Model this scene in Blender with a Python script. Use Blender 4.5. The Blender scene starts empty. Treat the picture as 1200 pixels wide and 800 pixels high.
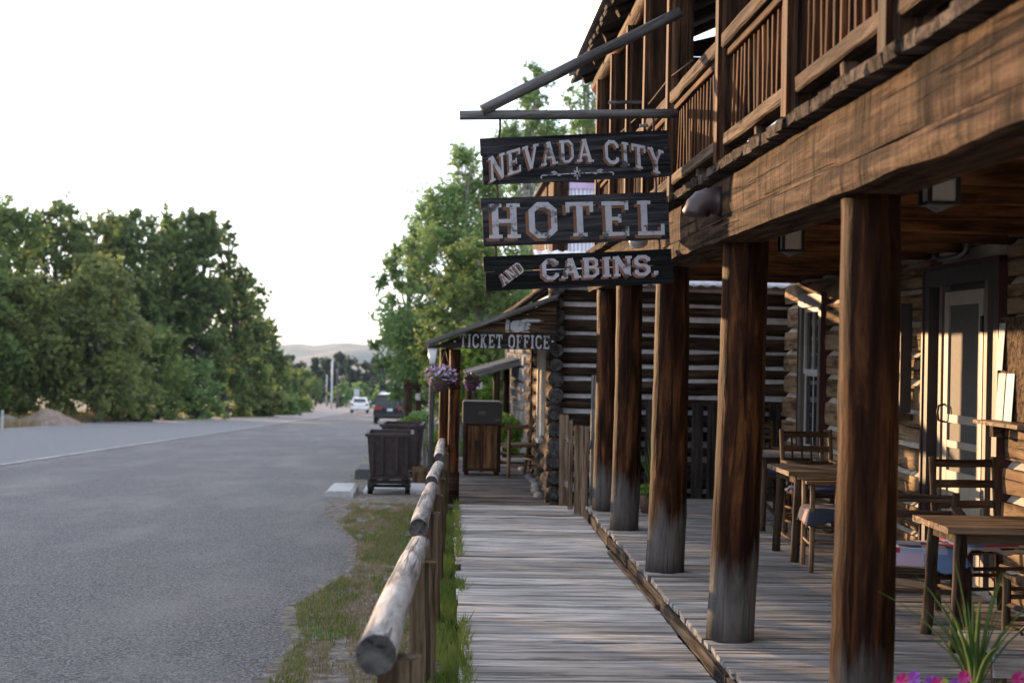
import bpy, math, random
import numpy as np
from mathutils import Vector, Matrix, noise as mnoise

random.seed(7)
S = bpy.context.scene
COL = S.collection
PI = math.pi

# ---------------------------------------------------------------- camera, sky, sun, exposure
F, ROLL, CZ = 1700.0, math.radians(1.1), 1.72
_c, _s = math.cos(ROLL), math.sin(ROLL)
_vx, _vy = 524 - 600, 407 - 400
YAW = math.atan(-(_vx*_c + _vy*_s)/F)
PITCH = math.atan((-_vx*_s + _vy*_c)/F)
FW = Vector((math.sin(YAW)*math.cos(PITCH), math.cos(YAW)*math.cos(PITCH), math.sin(PITCH)))
R0 = Vector((math.cos(YAW), -math.sin(YAW), 0)); U0 = R0.cross(FW)
CR = R0*_c + U0*_s; CU = R0*-_s + U0*_c
EYE = Vector((0, 0, CZ))
cam = bpy.data.objects.new('camera', bpy.data.cameras.new('camera'))
COL.objects.link(cam); S.camera = cam
cam.matrix_world = Matrix(((CR.x, CU.x, -FW.x, 0), (CR.y, CU.y, -FW.y, 0), (CR.z, CU.z, -FW.z, CZ), (0, 0, 0, 1)))
cam.data.sensor_width = 36; cam.data.lens = F/1200*36
cam.data.clip_start = .05; cam.data.clip_end = 9000
cam.data.dof.use_dof = True; cam.data.dof.focus_distance = 9.3; cam.data.dof.aperture_fstop = 3.0

SUN_AZ, SUN_EL = math.radians(36), math.radians(6.8)     # azimuth to the left of +Y
SUN_STR, SKY_STR, EXPO = 5.0, 0.15, 1.25
sd = Vector((-math.sin(SUN_AZ)*math.cos(SUN_EL), math.cos(SUN_AZ)*math.cos(SUN_EL), math.sin(SUN_EL)))
W = bpy.data.worlds.new('World'); S.world = W; W.use_nodes = True
nt = W.node_tree; nt.nodes.clear()
sky = nt.nodes.new('ShaderNodeTexSky'); sky.sky_type = 'NISHITA'; sky.sun_disc = False
sky.sun_elevation = SUN_EL; sky.sun_rotation = -SUN_AZ
sky.altitude = 1700; sky.air_density = 1.0; sky.dust_density = .6; sky.ozone_density = 1.0
veil = nt.nodes.new('ShaderNodeMix'); veil.data_type = 'RGBA'; veil.inputs[0].default_value = .62
veil.inputs[7].default_value = (6.3, 6.6, 7.6, 1)          # thin bright high cloud over the whole sky
bg = nt.nodes.new('ShaderNodeBackground'); bg.inputs[1].default_value = SKY_STR
wo = nt.nodes.new('ShaderNodeOutputWorld')
nt.links.new(sky.outputs[0], veil.inputs[6]); nt.links.new(veil.outputs[2], bg.inputs[0]); nt.links.new(bg.outputs[0], wo.inputs[0])
sun = bpy.data.objects.new('sun', bpy.data.lights.new('sun', 'SUN')); COL.objects.link(sun)
sun.data.energy = SUN_STR; sun.data.angle = math.radians(.6); sun.data.color = (1, .63, .33)
sun.rotation_euler = (-sd).to_track_quat('-Z', 'Y').to_euler()
S.view_settings.view_transform = 'Standard'; S.view_settings.look = 'None'
S.view_settings.exposure = EXPO; S.view_settings.gamma = 1

# pixel of the photograph -> direction; depth comes from the plane it is met with
def ray(px, py): return FW + CR*((px-600)/F) + CU*((400-py)/F)
def at(ax, v, px, py):
    d = ray(px, py); t = (v-EYE[ax])/d[ax]; return EYE + d*t

# ---------------------------------------------------------------- terrain height
def gz(y, x=0):
    if y < 6: return -.1
    if y < 280: return -.1 - .035*(y-6)
    if y < 1300:
        t = (y-280)/1020; return -9.69 - 24*t
    return -33.69
RX = [-2500, -1500, -900, -600, -420, -300, -270, -255, -234, -202, -184, -164, -145, -115, -105, -83, -67, 0, 120, 300, 700, 1300, 2500]
RH = [60, 40, 52, 38, 42, 34.5, 36.5, 38.5, 34.5, 40, 40, 42, 38, 46, 45, 37, 31, 34, 46, 38, 50, 42, 60]
def hill(x, y):
    if y < 1150: return 0
    xr = x*2600/max(1500, y)
    t = min(1, max(0, (y-1900)/700)); t = t*t*(3-2*t)
    n = mnoise.fractal(Vector((x*.004, y*.004, 2.7)), 1, 2, 5)
    back = t*float(np.interp(xr, RX, RH))
    front = (17+7*math.sin(x*.021+1)+5*math.sin(x*.047))*math.exp(-((y-1620)/230)**2)
    mid = (27+6*math.sin(x*.016+2.4)+4*math.sin(x*.041+1))*math.exp(-((y-2080)/190)**2)
    return max(back, front, mid) + n*2.5*min(1, (y-1150)/400)*(1-t*.7)

# ---------------------------------------------------------------- materials
MATS = {}
class NB:
    def __init__(s, name):
        s.m = bpy.data.materials.new(name); s.m.use_nodes = True; s.t = s.m.node_tree
        s.b = s.t.nodes['Principled BSDF']; MATS[name] = s.m
    def n(s, typ, **k):
        o = s.t.nodes.new(typ)
        for a, v in k.items(): setattr(o, a, v)
        return o
    def l(s, a, b): s.t.links.new(a, b)
    def coord(s, scale, rnd=True, out='Object'):
        tc = s.n('ShaderNodeTexCoord'); mp = s.n('ShaderNodeMapping'); mp.inputs['Scale'].default_value = scale
        src = tc.outputs[out]
        if rnd:
            oi = s.n('ShaderNodeObjectInfo'); ml = s.n('ShaderNodeMath', operation='MULTIPLY'); ml.inputs[1].default_value = 37.0
            s.l(oi.outputs['Random'], ml.inputs[0])
            ad = s.n('ShaderNodeVectorMath', operation='ADD'); s.l(src, ad.inputs[0]); s.l(ml.outputs[0], ad.inputs[1]); src = ad.outputs[0]
        s.l(src, mp.inputs[0]); return mp.outputs[0]
    def noise(s, vec, scale, detail=6, rough=.6, dist=0):
        o = s.n('ShaderNodeTexNoise'); o.inputs['Scale'].default_value = scale; o.inputs['Detail'].default_value = detail
        o.inputs['Roughness'].default_value = rough; o.inputs['Distortion'].default_value = dist
        s.l(vec, o.inputs['Vector']); return o.outputs[0]
    def ramp(s, fac, stops):
        r = s.n('ShaderNodeValToRGB'); e = r.color_ramp.elements
        while len(e) < len(stops): e.new(.5)
        for q, (p, c) in zip(e, stops):
            q.position = p; q.color = (*c, 1) if len(c) == 3 else c
        s.l(fac, r.inputs[0]); return r.outputs[0]
    def mix(s, fac, a, b, typ='MIX'):
        o = s.n('ShaderNodeMix', data_type='RGBA', blend_type=typ)
        for i, v in ((0, fac), (6, a), (7, b)):
            if hasattr(v, 'links'): s.l(v, o.inputs[i])
            elif i == 0: o.inputs[0].default_value = v
            else: o.inputs[i].default_value = (*v, 1)
        return o.outputs[2]
    def bump(s, h, strength=.5, dist=.01):
        o = s.n('ShaderNodeBump'); o.inputs['Strength'].default_value = strength; o.inputs['Distance'].default_value = dist
        s.l(h, o.inputs['Height']); s.l(o.outputs[0], s.b.inputs['Normal'])
    def col(s, c):
        if hasattr(c, 'links'): s.l(c, s.b.inputs['Base Color'])
        else: s.b.inputs['Base Color'].default_value = (*c, 1)
    def rough(s, r): s.b.inputs['Roughness'].default_value = r
    def vary(s, c, lo, hi):
        oi = s.n('ShaderNodeObjectInfo'); mr = s.n('ShaderNodeMapRange'); mr.inputs[3].default_value = lo; mr.inputs[4].default_value = hi
        s.l(oi.outputs['Random'], mr.inputs[0]); hs = s.n('ShaderNodeHueSaturation'); s.l(c, hs.inputs['Color']); s.l(mr.outputs[0], hs.inputs['Value'])
        return hs.outputs[0]

def wood(name, dark, mid, light, rough=.75, grain=16, var=(.8, 1.2), bump=.5, weather=None, crack=.35, streak=False, spec=.05, stops=(.38, .5, .63)):
    """timber whose length is local X; weather=(x0, x1, colour): grey, rain-bleached foot"""
    b = NB(name); v = b.coord((1.1, grain, grain)); g = b.noise(v, 1.6, 9, .65, .4)
    c = b.ramp(g, [(stops[0], dark), (stops[1], mid), (stops[2], light)])
    v2 = b.coord((.8, 2.2, 2.2)); bl = b.noise(v2, 1.7, 4, .6)
    c = b.mix(b.ramp(bl, [(.35, (0, 0, 0)), (.7, (1, 1, 1))]), c, b.mix(.55, c, dark))
    vc = b.coord((.55, 30, 30)); ck = b.noise(vc, 1.0, 3, .5, .3)
    ckm = b.ramp(ck, [(.355, (1, 1, 1)), (.395, (0, 0, 0))])
    mm = b.n('ShaderNodeMath', operation='MULTIPLY'); b.l(ckm, mm.inputs[0]); mm.inputs[1].default_value = crack*2
    c = b.mix(mm.outputs[0], c, tuple(q*.25 for q in dark))
    if weather:
        x0, x1, wc = weather
        tc = b.n('ShaderNodeTexCoord'); sx = b.n('ShaderNodeSeparateXYZ'); b.l(tc.outputs['Object'], sx.inputs[0])
        vw = b.coord((2.2, 16, 16)); wn = b.noise(vw, 1.1, 5, .6)
        ad = b.n('ShaderNodeMath', operation='MULTIPLY_ADD'); b.l(wn, ad.inputs[0]); ad.inputs[1].default_value = .6; b.l(sx.outputs[0], ad.inputs[2])
        mr = b.n('ShaderNodeMapRange'); mr.inputs[1].default_value = x0+.3; mr.inputs[2].default_value = x1+.3
        mr.inputs[3].default_value = 1; mr.inputs[4].default_value = 0; b.l(ad.outputs[0], mr.inputs[0])
        c = b.mix(mr.outputs[0], c, b.ramp(g, [(.3, tuple(q*.35 for q in wc)), (.6, wc)]))
    if streak:      # dark drip stains and adze cuts across the grain
        vs = b.coord((4.2, 4.2, .45)); sn = b.noise(vs, 1.5, 5, .6, .6)
        c = b.mix(b.ramp(sn, [(.36, (.85, .85, .85)), (.46, (0, 0, 0))]), c, tuple(q*.5 for q in dark))
        va = b.coord((7, 7, 1.2)); an = b.noise(va, 1.6, 3, .5)
        ga = b.n('ShaderNodeMath', operation='MULTIPLY_ADD'); b.l(an, ga.inputs[0]); ga.inputs[1].default_value = 1.6; b.l(g, ga.inputs[2]); g = ga.outputs[0]
    c = b.vary(c, *var); b.col(c); b.rough(rough); b.b.inputs['Specular IOR Level'].default_value = spec
    hm = b.n('ShaderNodeMath', operation='SUBTRACT'); b.l(g, hm.inputs[0]); b.l(mm.outputs[0], hm.inputs[1])
    b.bump(hm.outputs[0], min(1, bump*1.3), .02)
    return b.m

def plain(name, c, rough=.6, metal=0, nscale=6, nv=.25, bump=.15):
    b = NB(name); v = b.coord((1, 1, 1)); n = b.noise(v, nscale, 6, .6)
    b.col(b.ramp(n, [(.3, tuple(q*(1-nv) for q in c)), (.7, tuple(min(1, q*(1+nv)) for q in c))]))
    b.rough(rough); b.b.inputs['Metallic'].default_value = metal
    if bump: b.bump(n, bump, .01)
    return b.m

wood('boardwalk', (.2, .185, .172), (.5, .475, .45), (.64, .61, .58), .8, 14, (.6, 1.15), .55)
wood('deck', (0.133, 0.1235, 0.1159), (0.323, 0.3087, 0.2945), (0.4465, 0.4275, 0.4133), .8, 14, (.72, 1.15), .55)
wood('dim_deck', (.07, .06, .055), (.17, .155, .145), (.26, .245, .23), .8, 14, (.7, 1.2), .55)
wood('post', (.01, .004, .0025), (.033, .0125, .006), (.18, .072, .024), .55, 9, (.9, 1.15), .6, weather=(.3, .5, (.1, .091, .085)), spec=.03, stops=(.38, .52, .74))
wood('red_post', (0.0126, 0.0042, 0.0021), (0.056, 0.0196, 0.0077), (0.168, 0.0595, 0.021), .6, 10, (.8, 1.2), .5)
wood('fascia', (0.02066, 0.01181, 0.007085), (0.0738, 0.0431, 0.02539), (0.1299, 0.0838, 0.05196), .8, 12, (.85, 1.12), .8, streak=True)
wood('rough_edge', (0.01875, 0.01425, 0.01125), (0.0675, 0.051, 0.0405), (0.135, 0.105, 0.0825), .85, 10, (.7, 1.2), .9)
wood('rail_tan', (0.0396, 0.02508, 0.01716), (0.1122, 0.0726, 0.04752), (0.1848, 0.132, 0.08914), .75, 14, (.8, 1.2), .7)
wood('baluster', (0.0182, 0.00715, 0.00325), (0.0715, 0.02795, 0.0117), (0.143, 0.06175, 0.0273), .7, 16, (.7, 1.3), .5)
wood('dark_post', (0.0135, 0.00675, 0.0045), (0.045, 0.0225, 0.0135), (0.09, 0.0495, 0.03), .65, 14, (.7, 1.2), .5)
wood('grey_log', (.15, .14, .135), (.37, .355, .34), (.5, .48, .46), .75, 10, (.85, 1.12), .6)
wood('log_end', (0.0275, 0.0264, 0.0264), (0.0605, 0.05775, 0.05775), (0.1045, 0.099, 0.099), .85, 10, (.85, 1.1), .6)
wood('fence_post', (0.03825, 0.0272, 0.017), (0.1105, 0.0816, 0.0527), (0.1785, 0.136, 0.0935), .8, 12, (.75, 1.2), .6)
wood('grey_pole', (0.048, 0.0448, 0.0448), (0.12, 0.116, 0.116), (0.192, 0.188, 0.188), .8, 12, (.9, 1.1), .5)
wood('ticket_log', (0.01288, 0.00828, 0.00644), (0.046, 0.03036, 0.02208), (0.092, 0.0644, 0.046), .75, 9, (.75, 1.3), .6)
wood('sunlit_log', (0.064, 0.04, 0.0256), (0.176, 0.124, 0.08), (0.272, 0.2, 0.136), .75, 9, (.75, 1.2), .6)  # paler copy of ticket_log for the front wall, sunlight put into the colour
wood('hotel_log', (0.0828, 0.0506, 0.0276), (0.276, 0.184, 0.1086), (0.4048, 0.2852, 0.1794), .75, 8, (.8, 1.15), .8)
wood('joist', (0.035, 0.014, 0.0056), (0.14, 0.0595, 0.021), (0.231, 0.112, 0.042), .65, 8, (.8, 1.15), .5)
wood('sign_board', (0.0096, 0.0096, 0.0112), (0.0288, 0.0288, 0.0328), (0.068, 0.068, 0.076), .7, 18, (.85, 1.2), .5)
wood('sign_black', (0.0048, 0.0048, 0.0056), (0.0112, 0.0112, 0.012), (0.024, 0.024, 0.0256), .7, 18, (.85, 1.2), .5)
wood('gable_board', (0.0176, 0.0104, 0.0072), (0.06, 0.036, 0.024), (0.112, 0.072, 0.048), .75, 16, (.75, 1.25), .5)
wood('gable_sign', (0.0096, 0.0072, 0.0064), (0.0288, 0.0216, 0.0184), (0.056, 0.044, 0.0384), .75, 16, (.9, 1.1), .5)
wood('gate_board', (0.056, 0.036, 0.024), (0.16, 0.112, 0.08), (0.264, 0.2, 0.144), .8, 18, (.6, 1.2), .6)
wood('grey_board', (.06, .058, .056), (.16, .155, .15), (.25, .245, .24), .85, 16, (.75, 1.2), .5)
wood('picket', (0.01792, 0.01456, 0.01344), (0.0504, 0.04256, 0.03808), (0.0896, 0.0784, 0.07168), .8, 16, (.7, 1.3), .4)
wood('cabinet', (0.045, 0.021, 0.009), (0.15, 0.07875, 0.0375), (0.2475, 0.1425, 0.07125), .6, 14, (.55, 1.25), .3)
wood('chair_wood', (0.03375, 0.018, 0.009), (0.0975, 0.05625, 0.03), (0.1725, 0.1087, 0.06375), .55, 14, (.8, 1.2), .3)
wood('pale_chair', (0.088, 0.048, 0.024), (0.224, 0.14, 0.08), (0.32, 0.216, 0.128), .5, 14, (.8, 1.2), .3)
wood('log_chair', (0.0245, 0.0154, 0.0105), (0.07, 0.0476, 0.0322), (0.126, 0.091, 0.063), .7, 10, (.8, 1.2), .5)
wood('table_top', (0.096, 0.06, 0.036), (0.216, 0.152, 0.1), (0.32, 0.24, 0.168), .45, 12, (.85, 1.15), .3)
wood('roof_board', (0.04, 0.036, 0.0336), (0.112, 0.1, 0.092), (0.176, 0.16, 0.148), .85, 14, (.7, 1.2), .5)
wood('shake', (0.0765, 0.04675, 0.0289), (0.2125, 0.1403, 0.08925), (0.323, 0.2295, 0.153), .85, 12, (.55, 1.2), .6)
wood('bark', (.03, .026, .022), (.1, .09, .08), (.19, .175, .16), .9, 8, (.8, 1.1), .9)
wood('pale_bark', (.1, .095, .085), (.3, .285, .26), (.42, .4, .37), .9, 8, (.8, 1.1), .6)
wood('stump', (0.04, 0.024, 0.0144), (0.12, 0.076, 0.044), (0.208, 0.14, 0.084), .85, 10, (.9, 1.1), .6)
plain('chinking', (0.6808, 0.6808, 0.7084), .9, 0, 9, .22, .5)
plain('tan_chinking', (.52, .46, .39), .9, 0, 9, .25, .6)
plain('maroon', (0.044, 0.0064, 0.0064), .5, 0, 8, .3)
plain('door_grey', (0.3093, 0.2622, 0.2084), .5, 0, 7, .12)
plain('frame_dark', (0.036, 0.0288, 0.0272), .55, 0, 7, .25)
plain('frame_brown', (0.112, 0.091, 0.077), .55, 0, 7, .2)
plain('white_trim', (0.434, 0.42, 0.399), .6, 0, 9, .15)
plain('iron', (.02, .017, .017), .55, .6, 14, .35)
plain('rust_iron', (0.0288, 0.018, 0.0189), .62, .35, 11, .6, .4)
plain('black_plastic', (.014, .014, .016), .5, 0, 9, .2, 0)
plain('pipe', (.12, .115, .11), .45, .7, 8, .2)
plain('duct', (.05, .032, .034), .45, .3, 9, .3)
plain('lamp_glass', (.5, .47, .42), .3, 0, 9, .1, 0)
plain('porcelain', (.4, .43, .44), .25, 0, 9, .05, 0)
plain('concrete', (0.342, 0.342, 0.342), .85, 0, 14, .2, .4)
plain('concrete_dark', (.07, .07, .072), .9, 0, 14, .3, .4)
plain('stone', (0.16, 0.156, 0.152), .9, 0, 7, .4, .7)
plain('mortar', (.14, .13, .12), .95, 0, 20, .3, .5)
plain('tin', (0.4, 0.424, 0.464), .35, .7, 6, .15)
plain('rubber', (.015, .015, .016), .8, 0, 20, .2, .2)
plain('rim', (.35, .35, .37), .35, .8, 6, .1, 0)
plain('car_white', (.68, .69, .7), .25, 0, 3, .04, 0)
plain('car_black', (.008, .009, .011), .2, 0, 3, .1, 0)
plain('car_glass', (.012, .015, .018), .12, 0, 3, .1, 0)
plain('tail_red', (.35, .012, .012), .3, 0, 6, .1, 0)
plain('plate', (.55, .6, .66), .5, 0, 6, .05, 0)
plain('pole_white', (.42, .44, .46), .6, 0, 6, .1)
plain('pot', (.09, .05, .03), .8, 0, 9, .3)
plain('soil', (.03, .022, .016), .95, 0, 20, .4, .6)
plain('mound_dirt', (.17, .13, .105), .95, 0, 3, .35, .9)
plain('purple', (.22, .05, .33), .6, 0, 9, .3, 0)
plain('pale_violet', (.5, .38, .58), .6, 0, 9, .2, 0)
plain('magenta', (.4, .018, .16), .6, 0, 9, .3, 0)
plain('paper', (0.36, 0.36, 0.36), .6, 0, 26, .55, 0)
plain('blue_print', (.09, .2, .38), .55, 0, 12, .4, 0)
plain('pebble', (.15, .13, .115), .9, 0, 9, .4, .3)
plain('rope', (.06, .035, .03), .9, 0, 9, .3)
plain('screen_mesh', (.06, .052, .045), .7, 0, 40, .25, 0)
plain('mat_weave', (.05, .045, .042), .95, 0, 60, .6, .6)
plain('blue_cloth', (0.021, 0.0315, 0.112), .9, 0, 14, .3)

def leafmat(name, a, c, d, trans=.35, scale=1.3):
    b = NB(name); v = b.coord((1, 1, 1)); n = b.noise(v, scale, 3, .6); n2 = b.noise(v, 17, 2, .6)
    col = b.mix(b.ramp(n2, [(.35, (0, 0, 0)), (.65, (1, 1, 1))]), b.ramp(n, [(.35, a), (.55, c), (.7, d)]), c)
    b.col(col); b.rough(.6); b.b.inputs['Specular IOR Level'].default_value = .25
    tr = b.n('ShaderNodeBsdfTranslucent'); b.l(col, tr.inputs[0]); ms = b.n('ShaderNodeMixShader'); ms.inputs[0].default_value = trans
    out = b.t.nodes['Material Output']; b.l(b.b.outputs[0], ms.inputs[1]); b.l(tr.outputs[0], ms.inputs[2]); b.l(ms.outputs[0], out.inputs[0])
leafmat('leaf_dark', (0.0725, 0.115, 0.0375), (0.125, 0.175, 0.05625), (0.1875, 0.2313, 0.075), .5, .35)
leafmat('leaf_mid', (0.0896, 0.1434, 0.04256), (0.1512, 0.2128, 0.0616), (0.224, 0.2744, 0.084), .5, .35)
leafmat('leaf_olive', (.115, .15, .05), (.18, .215, .068), (.26, .28, .095), .5, .35)
leafmat('leaf_fresh', (.1, .18, .065), (.175, .27, .095), (.27, .36, .14), .5, .7)
leafmat('leaf_bush', (.06, .12, .02), (.12, .21, .03), (.22, .3, .05), .4, 3)
leafmat('leaf_far', (.04, .055, .04), (.06, .08, .052), (.08, .1, .065), .3, .2)
leafmat('blade', (.06, .12, .03), (.1, .17, .045), (.17, .24, .07), .4, 6)
leafmat('grass', (.075, .12, .022), (.13, .18, .035), (.24, .23, .08), .35, 1.4)
leafmat('dry_grass', (.16, .13, .06), (.25, .2, .1), (.32, .27, .15), .3, 2)

def glass(name, tint=(.75, .8, .85)):
    b = NB(name); b.col((.02, .022, .025)); b.rough(.05); b.b.inputs['Specular IOR Level'].default_value = .8
    return b.m
glass('glass')
def paint(name, c, back, wear=.42):
    b = NB(name); v = b.coord((3, 9, 3), False); n = b.noise(v, 6, 8, .7); v2 = b.coord((2, 2, 2), False); n2 = b.noise(v2, 4, 3, .6)
    ad = b.n('ShaderNodeMath', operation='MULTIPLY'); b.l(n, ad.inputs[0]); b.l(n2, ad.inputs[1])
    k = b.ramp(ad.outputs[0], [(.17, (1, 1, 1)), (.22, (0, 0, 0))])
    b.col(b.mix(k, b.ramp(n, [(.3, tuple(q*.75 for q in c)), (.7, c)]), back)); b.rough(.7); return b.m
paint('letter_white', (.38, .385, .43), (.05, .05, .055))
paint('letter_brown', (.16, .066, .028), (.03, .025, .022))
paint('letter_pink', (.2, .085, .062), (.03, .022, .02))
paint('letter_grey', (.38, .4, .42), (.05, .04, .035))

def quiltmat(name, cols, sc):
    b = NB(name); v = b.coord((sc, sc, sc), False)
    fl = b.n('ShaderNodeVectorMath', operation='FLOOR'); b.l(v, fl.inputs[0])
    wn = b.n('ShaderNodeTexWhiteNoise'); b.l(fl.outputs[0], wn.inputs[0])
    r = b.n('ShaderNodeValToRGB'); r.color_ramp.interpolation = 'CONSTANT'; e = r.color_ramp.elements
    while len(e) < len(cols): e.new(.5)
    for i, (q, c) in enumerate(zip(e, cols)): q.position = i/len(cols); q.color = (*c, 1)
    b.l(wn.outputs[0], r.inputs[0]); b.col(r.outputs[0]); b.rough(.95)
    n = b.noise(b.coord((1, 1, 1), False), 60, 3, .6); b.bump(n, .3, .005)
quiltmat('quilt_a', [(.04, .06, .11), (.42, .33, .42), (.3, .36, .5), (.33, .03, .06), (.5, .45, .45), (.12, .2, .38)], 7.3)
quiltmat('quilt_b', [(.02, .025, .045), (.025, .03, .05), (.03, .035, .06), (.3, .2, .22), (.14, .15, .2)], 6.1)
quiltmat('quilt_c', [(.4, .38, .42), (.35, .05, .09), (.1, .15, .3), (.5, .45, .4)], 9)

# ground: dirt, dry grass, far fields
b = NB('ground'); vo = b.coord((1, 1, 1), False)
n1 = b.noise(vo, 1.3, 7, .7); n2 = b.noise(vo, 9, 8, .7); n3 = b.noise(vo, 90, 3, .7); n4 = b.noise(vo, .012, 5, .6)
c = b.ramp(n2, [(.38, (.05, .04, .034)), (.5, (.145, .12, .1)), (.62, (.27, .232, .2))])
c = b.mix(b.ramp(n1, [(.52, (0, 0, 0)), (.64, (.6, .6, .6))]), c, b.ramp(n2, [(.3, (.06, .08, .02)), (.7, (.17, .175, .06))]))
c = b.mix(b.ramp(n3, [(.3, (.6, .6, .6)), (.45, (0, 0, 0))]), c, (.05, .045, .04))
sx = b.n('ShaderNodeSeparateXYZ'); b.l(vo, sx.inputs[0]); mr = b.n('ShaderNodeMapRange'); mr.inputs[1].default_value = 60; mr.inputs[2].default_value = 160; b.l(sx.outputs[1], mr.inputs[0])
n5 = b.noise(vo, .05, 6, .65); far = b.mix(.5, b.ramp(n4, [(.38, (.03, .042, .034)), (.5, (.07, .075, .058)), (.62, (.15, .13, .1))]), b.ramp(n5, [(.4, (.025, .038, .03)), (.6, (.12, .112, .085))]))
b.col(b.mix(mr.outputs[0], c, far)); b.rough(.95)
ad = b.n('ShaderNodeMath', operation='ADD'); b.l(n2, ad.inputs[0]); b.l(n3, ad.inputs[1]); b.bump(ad.outputs[0], .7, .03)

def asphalt(name, c0, dust, amt):
    b = NB(name); vo = b.coord((1, 1, 1), False)
    vo2 = b.coord((1, .35, 1), False)
    n = b.noise(vo, 44, 5, .8); n2 = b.noise(vo2, .9, 7, .65); n3 = b.noise(vo, 22, 5, .7)
    vr = b.n('ShaderNodeTexVoronoi'); vr.inputs['Scale'].default_value = 38; b.l(vo, vr.inputs[0])
    c = b.ramp(n, [(.4, tuple(q*.3 for q in c0)), (.5, c0), (.6, tuple(q*2.6 for q in c0))])
    c = b.mix(b.ramp(vr.outputs[0], [(.12, (.6, .6, .6)), (.3, (0, 0, 0))]), c, (.26, .25, .25))
    c = b.mix(b.ramp(n2, [(.46, (0, 0, 0)), (.72, (amt, amt, amt))]), c, dust)
    c = b.mix(b.ramp(n3, [(.3, (.35, .35, .35)), (.5, (0, 0, 0))]), c, tuple(q*.4 for q in c0))
    b.col(c); b.rough(.85)
    ad = b.n('ShaderNodeMath', operation='ADD'); b.l(n, ad.inputs[0]); b.l(vr.outputs[0], ad.inputs[1]); b.bump(ad.outputs[0], .9, .02)
asphalt('asphalt', (.092, .088, .088), (.23, .21, .195), .6)
asphalt('road_asphalt', (.14, .14, .147), (.2, .195, .19), .4)
b = NB('road_paint'); n = b.noise(b.coord((1, 1, 1), False), 3, 6, .7)
b.col(b.ramp(n, [(.4, (.16, .16, .16)), (.6, (.42, .42, .42))])); b.rough(.8)
b = NB('hay_field'); b.col((.2, .2, .12))
b = NB('curtain'); v = b.coord((1, 1, 1), False); wv = b.n('ShaderNodeTexWave'); wv.inputs['Scale'].default_value = 5; wv.inputs['Distortion'].default_value = .6; b.l(v, wv.inputs[0])
b.col(b.ramp(wv.outputs[0], [(.2, (.42, .43, .52)), (.5, (.72, .72, .8))])); b.rough(.9)

# ---------------------------------------------------------------- object helpers
WM = {}
I4 = Matrix.Identity(4)
def link(o, mw, parent):
    COL.objects.link(o); WM[o.name] = mw
    if parent is not None:
        o.parent = parent; o.matrix_parent_inverse = WM[parent.name].inverted()
    o.matrix_basis = mw
    return o
def tag(o, label, cat=None, group=None):
    o['label'] = label
    if cat: o['category'] = cat
    if group: o['group'] = group
    return o
def thing(name, label, cat, loc=(0, 0, 0), group=None):
    o = bpy.data.objects.new(name, None); o.empty_display_size = .2
    link(o, Matrix.Translation(loc), None); return tag(o, label, cat, group)
def kind(o, k): o['kind'] = k; return o
def mesh(name, V, Fc, mats, smooth=None, midx=None):
    me = bpy.data.meshes.new(name); me.from_pydata(V, [], Fc)
    for m in (mats if isinstance(mats, (list, tuple)) else [mats]): me.materials.append(MATS[m])
    if smooth is not None:
        me.polygons.foreach_set('use_smooth', [bool(smooth)]*len(Fc) if isinstance(smooth, bool) else smooth)
    if midx is not None: me.polygons.foreach_set('material_index', midx)
    me.update(); return me
def ob(name, me, parent=None, mw=I4): return link(bpy.data.objects.new(name, me), mw, parent)

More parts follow.
